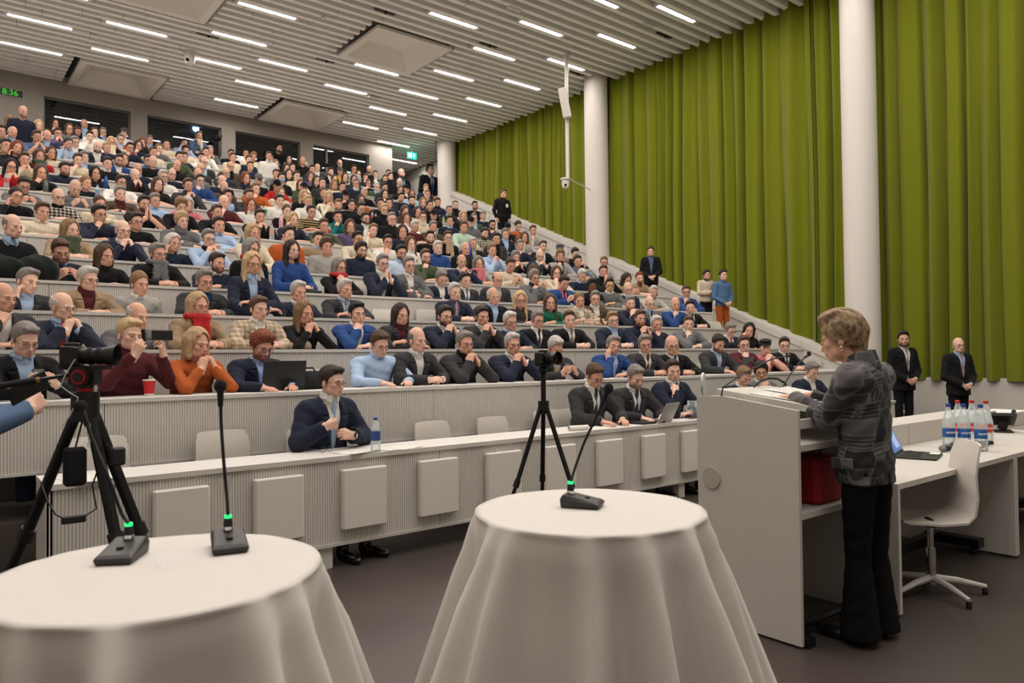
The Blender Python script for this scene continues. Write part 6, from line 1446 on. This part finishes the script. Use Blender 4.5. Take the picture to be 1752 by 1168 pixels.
# black folder, scarves and coats lying on desks
p, k = on_desk(528, 499, 3); tag(MB().rbox(-.17, .17, 0, .2, 0, .035, .01).build('folder', BLACK, loc=p), 'black document folder right of the red capped bottle, fifth row', 'folder')
def coat(px, py, k, col, label, w_=.34, h_=.13, cat='coat'):
    p, k = on_desk(px, py, k); F = Fld((-w_-.1, -.16, -.02), (w_+.1, .28, h_+.1), .016); rn = random.Random(px)
    for i in range(7): F.ell((rn.uniform(-w_, w_)*.75, rn.uniform(.0, .14), h_*.35), (w_*.42, .11, h_*.55*rn.uniform(.7, 1.1)), .06)
    F.cut(lambda X, Y, Z: .002-Z); F.off(lambda X, Y, Z: .010*np.sin(X*34+Z*20)*np.sin(Y*30+X*9)); V, Q = F.net(); o = ob('coat', np_mesh('coat', V, Q, KNIT), None, loc=p, col=lin(col)); return tag(o, label, cat)
coat(20, 455, 3, (30, 34, 32), 'dark padded coat heaped at the left end, fifth row', .36, .26); coat(508, 598, 1, (140, 122, 108), 'taupe scarf heap before the black sweater, third row', .18, .08, 'scarf'); coat(200, 378, 6, (200, 186, 160), 'cream cloth bundle under the checked shirt, upper rows', .2, .07, 'cloth'); coat(1258, 592, 1, (26, 26, 28), 'black coat heap before the red tie, third row', .22, .08)
# ================================================================== fixtures on walls and ceiling
# pendant pole with loudspeaker and camera
top = onz(969, 95, ZC); D = depth(top)
px_ = lambda x, y: atd(x, y, D)
r = thing('pendant_pole', 'white pole hanging from the ceiling before the middle column', 'pole', (top[0], top[1], ZC))
zb = px_(974, 312)[2]
sub(r, MB().tube([(0, 0, 0), (0, 0, zb-ZC)], .045, 16), 'pole', ALU, smooth=True); sub(r, MB().lathe([(.09, -.02), (.09, .05)], 16), 'ceiling_flange', ALU)
c2 = np.array([XP+.02-.29, 12.7]); sub(r, MB().tube([(0, 0, zb-ZC+.08), (c2[0]-top[0], c2[1]-top[1], zb-ZC+.12)], .014, 8), 'stay', ALU)
zs_ = px_(960, 182)[2]; r = thing('loudspeaker', 'white column loudspeaker tilted on the pendant pole', 'loudspeaker', (top[0]-.16, top[1]-.10, zs_))
sp = MB().rbox(-.10, .10, -.09, .09, -.33, .33, .03).build('cabinet', mat('speaker_white', (206, 201, 194), .6), r); sp.rotation_euler = (-.16, -.14, .7)
sub(r, MB().tube([(.02, .02, .1), (.15, .09, .12)], .03, 8), 'bracket', ALU)
def ptz(loc, label, s=1.0):
    r = thing('ceiling_camera', label, 'camera', loc); sub(r, MB().lathe([(.10*s, 0), (.10*s, .03*s), (.06*s, .04*s)], 20), 'mount', ALU, smooth=True); sub(r, MB().lathe([(.02*s, -.17*s), (.06*s, -.15*s), (.075*s, -.08*s), (.07*s, 0)], 20), 'dome', mat('camera_white', (214, 210, 204), .4), smooth=True)
    sub(r, MB().tube([(-.045*s, -.05*s, -.11*s), (-.055*s, -.062*s, -.115*s)], .024*s, 14), 'lens', mat('lens_glass', (12, 14, 22), .05)); return r
ptz((top[0]-.17, top[1]-.10, zb-.0), 'white dome camera at the foot of the pendant pole', 1.15)
sub(bpy.data.objects['pendant_pole'], MB().tube([(0, 0, zb-ZC+.02), (-.17, -.10, zb-ZC+.04)], .02, 8), 'camera_arm', ALU)
q = onz(325, 96, ZC-.1); ptz((q[0], q[1], ZC-.05), 'white dome camera hanging under the ceiling slats', 1.5)
for (x, y, lb) in [(548, 103, 'left'), (212, 27, 'upper'), ]: pass
SMK = mat('detector_white', (214, 211, 205), .5)
for i, (x, y) in enumerate([(808, 113), (47, 105), (703, 234), (553, 30)]):
    q = onz(x, y, ZC-.03); tag(MB().lathe([(.05, 0), (.055, .02), (.03, .05)], 18, (q[0], q[1], ZC-.05)).build('smoke_detector', SMK, smooth=True), 'round white smoke detector under the ceiling slats, %s' % ['left of the pendant pole', 'near the green clock', 'left of the exit sign', 'above the dome camera'][i], 'detector', 'smoke detectors')
for i, (x, y) in enumerate([(880, 16), (1110, 43), (138, 54), (640, 167)]):
    q = onz(x, y, ZC-.02); tag(MB().rbox(q[0]-.16, q[0]+.16, q[1]-.05, q[1]+.05, ZC-.035, ZC+.004, .01).build('ceiling_box', SMK), 'flat white box under the slats, %s' % ['top centre of the ceiling', 'before the green curtain', 'far upper left', 'right of the rear coffer'][i], 'box', 'flat ceiling boxes')
for i, (x, y) in enumerate([(660, 22), (838, 79), (1135, 64), (988, 128), (360, 59), (556, 107)]):
    q = onz(x, y, ZC); j = round((q[1]-ys0)/SP-.5); tag(MB().box(q[0]-.22, q[0]+.22, ys0+(j+.5)*SP-.075, ys0+(j+.5)*SP+.075, ZC+.03, ZC+.05).box(q[0]-.02, q[0]+.02, ys0+(j+.5)*SP-.02, ys0+(j+.5)*SP+.02, ZC-.02, ZC+.03).build('ceiling_vent', BLACK), 'black slot with small fixture between ceiling slats, %s' % ['top centre', 'beside a lamp above the middle', 'before the curtain', 'behind the pendant pole', 'upper left', 'left of the middle coffer'][i], 'vent', 'black slots in the ceiling')
# clock
q = ony(15, 158, YB-.03); r = thing('clock', 'green digital wall clock at the far left reading 18:36', 'clock', q)
sub(r, MB().rbox(-.34, .30, 0, .04, -.10, .10, .01), 'case', mat('clock_frame', (190, 188, 184), .5)); sub(r, MB().box(-.32, .28, -.004, 0, -.085, .085), 'face', mat('clock_face', (20, 26, 18), .4))
me = text_mesh('18:36', .185, mat('clock_digits', (60, 190, 60), .5, emit=(60, 200, 50), estr=.8)); ob('digits', me, r, loc=(-.02, -.008, 0), rot=(math.pi/2, 0, 0))
# exit sign
q = onz(705, 266, ZC-.32); r = thing('exit_sign', 'glowing green exit sign hanging in the rear corridor', 'sign', q)
sub(r, MB().box(-.16, .16, 0, .03, -.095, .095), 'sign_box', mat('exit_green', (0, 170, 130), .4, emit=(0, 200, 150), estr=4)); EW = mat('exit_white', (235, 250, 245), .4, emit=(220, 255, 245), estr=7)
sub(r, MB().box(-.13, -.02, -.004, 0, -.07, .07), 'door_symbol', EW)
m = MB(); m.box(.05, .085, -.004, 0, -.01, .07); m.add([(.03, -.003, 0), (.105, -.003, 0), (.0675, -.003, -.065)], [(0, 1, 2)]); sub(r, m, 'arrow_symbol', EW); sub(r, MB().tube([(0, .015, .09), (0, .015, .32)], .008, 6), 'rod', ALU)
# corridor lettering
LET = mat('wall_letters', (128, 122, 116), .7)
for i, (tx, x, y) in enumerate([('RUDOLF ALBERT K.', 709, 297.5), ('AUDITORIUM', 711, 304)]):
    q = onx(x, y, XW+.44); me = text_mesh(tx, .17, LET); tag(ob('lettering', me, None, loc=(XW+.435, q[1], q[2]), rot=(math.pi/2, 0, -math.pi/2)), 'grey wall lettering in the rear corridor, %s line' % ['upper', 'lower'][i], 'lettering')
# projector, lamp and monitors behind the rear windows
q = ony(333, 222, YB+.5); r = thing('projector', 'dark projector shining blue white behind the second rear window', 'projector', (q[0], YB+.75, q[2]))
sub(r, MB().rbox(-.42, .42, -.3, .35, -.16, .16, .03), 'housing', BLACK); sub(r, MB().tube([(.0, -.36, .0), (.0, -.30, .0)], .075, 18), 'lens_barrel', BLACK, smooth=True); sub(r, MB().tube([(0, -.365, 0), (0, -.361, 0)], .085, 18), 'lens', mat('projector_beam', (200, 230, 255), .3, emit=(150, 205, 255), estr=60))
sub(r, MB().tube([(0, 0, .16), (0, 0, ZC+.2-q[2])], .03, 8), 'hanger', BLACK)
q = ony(170, 203, YB+.5); r = thing('desk_lamp', 'pale jointed desk lamp behind the first rear window', 'lamp', (q[0], YB+.55, q[2])); LG = mat('lamp_pale', (176, 186, 186), .5)
sub(r, MB().lathe([(.02, .10), (.05, .06), (.085, -.02), (.08, -.02), (.045, .05)], 18), 'shade', LG, smooth=True); sub(r, MB().tube([(0, 0, .1), (.30, 0, .0), (.42, 0, -.10)], .009, 6), 'arm', LG); sub(r, MB().tube([(.42, 0, -.10), (.40, 0, -.60)], .009, 6), 'stem', LG)
q = ony(130, 215, YB+.5); r = thing('monitor', 'large black monitor seen behind the first rear window', 'monitor', (q[0]+.2, YB+.9, q[2]-.1)); sub(r, MB().rbox(-.62, .62, -.02, .02, -.28, .22, .01), 'screen', BLACK); sub(r, MB().box(-.05, .05, -.01, .03, -1.2, -.28), 'stand', BLACK)
q = ony(372, 240, 20.55); r = thing('video_camera', 'video camera on tripod beside the second rear window', 'camera', (q[0], 20.5, F16)); zc_ = q[2]-F16
sub(r, MB().rbox(-.06, .06, -.14, .14, zc_-.02, zc_+.10, .02), 'camera_body', BLACK); sub(r, MB().tube([(0, -.14, zc_+.04), (0, -.25, zc_+.04)], .045, 12), 'lens', BLACK)
for a in (.5, 2.6, 4.7): sub(r, MB().tube([(0, 0, zc_-.04), (.2*math.cos(a), .16*math.sin(a), 0)], .014, 6), 'leg', BLACKM)
q = ony(622, 283, YB+.5); r = thing('video_camera', 'dark camera rig behind the fourth rear window', 'camera', (q[0]-.1, YB+.6, F16)); zc_ = q[2]-F16
sub(r, MB().rbox(-.10, .10, -.14, .14, zc_-.02, zc_+.12, .02), 'camera_body', BLACK); sub(r, MB().tube([(0, 0, 0), (0, 0, zc_)], .02, 6), 'stand', BLACKM)
q = ony(506, 253, YB+.3); tag(MB().rbox(q[0]-.07, q[0]+.07, YB+.3, YB+.45, q[2]-.12, q[2]+.2, .02).build('loudspeaker', BLACK), 'small black loudspeaker behind the third rear window', 'loudspeaker')
# badge on the parapet guard
# ================================================================== the speaker and the person at the left edge
def jk_pat(nt, vec, src):
    N, L = nt.nodes, nt.links
    sp = N.new('ShaderNodeSeparateXYZ'); L.new(vec, sp.inputs[0])
    def M(op, a, b=None, c=None):
        n = N.new('ShaderNodeMath'); n.operation = op
        for i, v in enumerate((a, b, c)):
            if v is None: continue
            if isinstance(v, (int, float)): n.inputs[i].default_value = v
            else: L.new(v, n.inputs[i])
        return n.outputs[0]
    X, Y, Z = sp.outputs
    u0 = M('MULTIPLY_ADD', Y, .7, X); u = M('MULTIPLY_ADD', u0, 15, M('MULTIPLY', Z, 3.2)); v0 = M('MULTIPLY_ADD', u0, 2.4, M('MULTIPLY', Z, 12))
    cu = M('FLOOR', u); v1 = M('MULTIPLY_ADD', M('FRACT', M('MULTIPLY', cu, .37)), 1.0, v0); cv = M('FLOOR', v1)
    cb_ = N.new('ShaderNodeCombineXYZ'); L.new(cu, cb_.inputs[0]); L.new(cv, cb_.inputs[1]); wn = N.new('ShaderNodeTexWhiteNoise'); wn.noise_dimensions = '2D'; L.new(cb_.outputs[0], wn.inputs['Vector'])
    hs_ = N.new('ShaderNodeSeparateColor'); L.new(wn.outputs['Color'], hs_.inputs[0])
    fu = M('FRACT', u); fv = M('FRACT', v1)
    edge = M('MINIMUM', M('MINIMUM', fu, M('SUBTRACT', 1.0, fu)), M('MINIMUM', fv, M('SUBTRACT', 1.0, fv)))
    class W: pass
    w1 = W(); w1.outputs = {'Fac': M('FRACT', M('MULTIPLY', u, 4.0))}; w2 = W(); w2.outputs = {'Fac': M('FRACT', M('MULTIPLY', v1, 4.0))}
    g = N.new('ShaderNodeMath'); g.operation = 'GREATER_THAN'; g.inputs[1].default_value = .5; L.new(hs_.outputs[1], g.inputs[0])
    mx = N.new('ShaderNodeMix'); mx.data_type = 'FLOAT'; L.new(g.outputs[0], mx.inputs['Factor']); L.new(w1.outputs['Fac'], mx.inputs['A']); L.new(w2.outputs['Fac'], mx.inputs['B'])
    st_ = N.new('ShaderNodeMath'); st_.operation = 'GREATER_THAN'; st_.inputs[1].default_value = .62; L.new(mx.outputs['Result'], st_.inputs[0])
    on = N.new('ShaderNodeMath'); on.operation = 'GREATER_THAN'; on.inputs[1].default_value = .45; L.new(hs_.outputs[2], on.inputs[0])
    mm = N.new('ShaderNodeMath'); mm.operation = 'MULTIPLY'; L.new(st_.outputs[0], mm.inputs[0]); L.new(on.outputs[0], mm.inputs[1])
    ad = N.new('ShaderNodeMath'); ad.operation = 'MULTIPLY_ADD'; L.new(mm.outputs[0], ad.inputs[0]); ad.inputs[1].default_value = .35; L.new(hs_.outputs[0], ad.inputs[2])
    ed = N.new('ShaderNodeMath'); ed.operation = 'LESS_THAN'; ed.inputs[1].default_value = .07; L.new(edge, ed.inputs[0])
    a2 = N.new('ShaderNodeMath'); a2.operation = 'MULTIPLY_ADD'; L.new(ed.outputs[0], a2.inputs[0]); a2.inputs[1].default_value = .30; L.new(ad.outputs[0], a2.inputs[2])
    r_ = N.new('ShaderNodeValToRGB'); L.new(a2.outputs[0], r_.inputs[0]); E_ = r_.color_ramp.elements
    E_[0].position = .25; E_[0].color = lin((15, 15, 17))+(1,); E_[1].position = 1.15; E_[1].color = lin((98, 95, 96))+(1,)
    m2 = E_.new(.55); m2.color = lin((32, 31, 33))+(1,)
    return r_.outputs[0]
JACQ = mat('jacquard_jacket', (40, 40, 42), .75, pattern=jk_pat, bump=.2, bscale=300, sheen=.1)
wp = onz(1486, 1092, 0); hz = 1.478; scw = hz/1.632
def speaker():
    rz = math.pi-.03; r = thing('person', 'person in dark patterned blazer and black flared trousers speaking at the lectern', 'person', (wp[0], wp[1], 0), rz); r.scale = (scw,)*3
    rnd = random.Random(2); B = STAND; lean = np.array([0, -.05, 0])
    hp = np.array(STAND['pivot'])+[0.0, -.06, 0]; R = rotm(.20, .24, .0); sv = np.array([1.07, 1.07, 1.07])
    V, Q, M = tpl('head', head_tpl, 'f', 0); parts = [((V*sv)@R.T+hp, Q, M)]
    S = shoulders(B)
    for i, a in enumerate(POSE['r']):
        e, wr = np.array(a[0]), np.array(a[1]); hv, hq = place_hand('relax', 0, wr, a[2], a[3], i == 1); parts.append((hv, hq, 0)); d = wr-e; parts.append(tube_shell([S[i], e, e+d*.6, wr+d*.03], [.03, .033, .03, .026])+(0,))
    parts.append(tube_shell([S[0], (S[0]+S[1])/2, S[1]], [.03, .04, .03])+(0,)); parts.append(tube_shell([hp+[0, .03, -.08], (S[0]+S[1])/2], [.045, .04])+(0,))
    mg = merge(parts); ob('body', np_mesh('body', mg[0], mg[1], SKINS, mg[2]), r, col=lin((206, 158, 132)))
    F = grid_for(B, 'r', .0085); z = .95; P = add_torso(F, B, .013); F.cone(P[0], P[0]+[0, 0, -.16], .126, .140, .04, (1.5, 1, 1)); add_arms(F, B, 'r', .012)
    F.cut(lambda X, Y, Z: .845-Z); F.cut(lambda X, Y, Z: Z-1.53); F.cone(P[4]+[0, -.01, .0], P[4]+[0, -.015, .14], .056, .066, .01, sub=True)
    F.cut(lambda X, Y, Z: np.minimum(np.minimum(.006-np.abs(X), -(.06-Y)), Z*-1+.92)); wrinkle(F, .004)
    jk = ob('jacket', np_mesh('jacket', *F.net(), JACQ), r, scale=(.92, 1.0, 1))
    Fc = Fld((-.14, -.16, 1.42), (.14, .14, 1.62), .0075); P4 = P[4]; Fc.cone(P4+[0, .012, -.03], P4+[0, .004, .045], .090, .072, 0); Fc.cone(P4+[0, .0, .06], P4+[0, -.01, -.06], .062, .062, .004, sub=True); Fc.cut(lambda X, Y, Z: Z-(P4[2]+.05+.3*(Y-.02))); Fc.cut(lambda X, Y, Z: -(Y+.075)); ob('collar', np_mesh('collar', *Fc.net(), JACQ), jk)
    for s in (-1, 1):
        q_ = MB(); q_.rbox(-.07, .07, -.012, .012, -.03, .03, .006); f_ = q_.build('pocket_flap', JACQ, jk); f_.location = (s*.196, -.03, .955); f_.rotation_euler = (0, s*-.04, s*1.25)
    ob('trousers', mesh_nq('trousers', trousers_tpl(True, 0, 1), TROUS), r, col=lin((18, 18, 19)))
    for s in (-1, 1):
        so = ob('shoe', cmesh(('shoe', 0), lambda: mesh_nq('shoe', tpl('shoe', shoe_tpl, 0), SHOEM)), r, loc=(s*.105, -.02, .0), rot=(0, 0, s*.1)); MB().box(-.022, .022, .05, .09, 0, .05).build('heel', SHOEM, so)
    h = .0055; F = Fld((-.13, -.15, -.05), (.13, .15, .28), h); F.ell((0, .018, .128), (.096, .112, .112), 0); F.ell((.0, -.02, .205), (.075, .075, .035), .03); F.cone((0, .08, .10), (0, .06, .0), .055, .040, .03); 
    hy_ = [-.14, -.088, -.070, -.045, -.022, -.008, .012, .045, .085, .16]; hz_ = [.160, .150, .125, .100, .075, .050, .085, -.02, -.045, -.04]
    F.cut(lambda X, Y, Z: (np.interp(Y, hy_, hz_)-Z)*.8); F.off(lambda X, Y, Z: .0022*np.sin(np.arctan2(X, .05+Z*.3)*26+Y*22)+.0014*np.sin(X*190+Z*60+Y*40))
    hv = merge([F.net(), brows(0)]); rot = Matrix(R.tolist()).to_euler()
    def sp_pat(nt, vec, src):
        N, L = nt.nodes, nt.links; mp_ = N.new('ShaderNodeMapping'); mp_.inputs['Scale'].default_value = (60, 18, 14); L.new(vec, mp_.inputs[0]); nz = N.new('ShaderNodeTexNoise'); nz.inputs['Scale'].default_value = 1.6; nz.inputs['Detail'].default_value = 5; L.new(mp_.outputs[0], nz.inputs['Vector']); rr = N.new('ShaderNodeValToRGB'); L.new(nz.outputs['Fac'], rr.inputs[0]); rr.color_ramp.elements[0].position = .35; rr.color_ramp.elements[0].color = lin((92, 70, 48))+(1,); rr.color_ramp.elements[1].position = .65; rr.color_ramp.elements[1].color = lin((176, 146, 108))+(1,); return rr.outputs[0]
    HB = mat('streaked_hair', (150, 122, 90), .55, pattern=sp_pat, bump=.8, bscale=160)
    ob('hair', np_mesh('hair', hv[0], hv[1], HB), r, loc=hp, rot=rot, scale=tuple(sv))
    eg = MB()
    for s in (-1, 1): eg.torus((s*.086, .008, .028), .009, .0022, 14, 6, (0, 1, 0), (0, 0, 1))
    eg.build('earring', CHROME, r, loc=hp, rot=rot, scale=tuple(sv), smooth=True)
speaker()
# person at the left edge of the frame, holding a phone
lp = atd(-118, 600, 2.75)
r = make_standing('sd Sd c', (lp[0], lp[1]), 0, 1.66, 1.75, 'person in blue shirt at the left picture edge holding a phone', .1, .3, 21, 'k', 0)
ph = atd(16, 680, 2.62); po = ob('phone', PHONE, None, loc=ph, rot=(.3, 1.1, .8)); tag(po, 'black phone in the hands of the person at the left picture edge', 'phone')
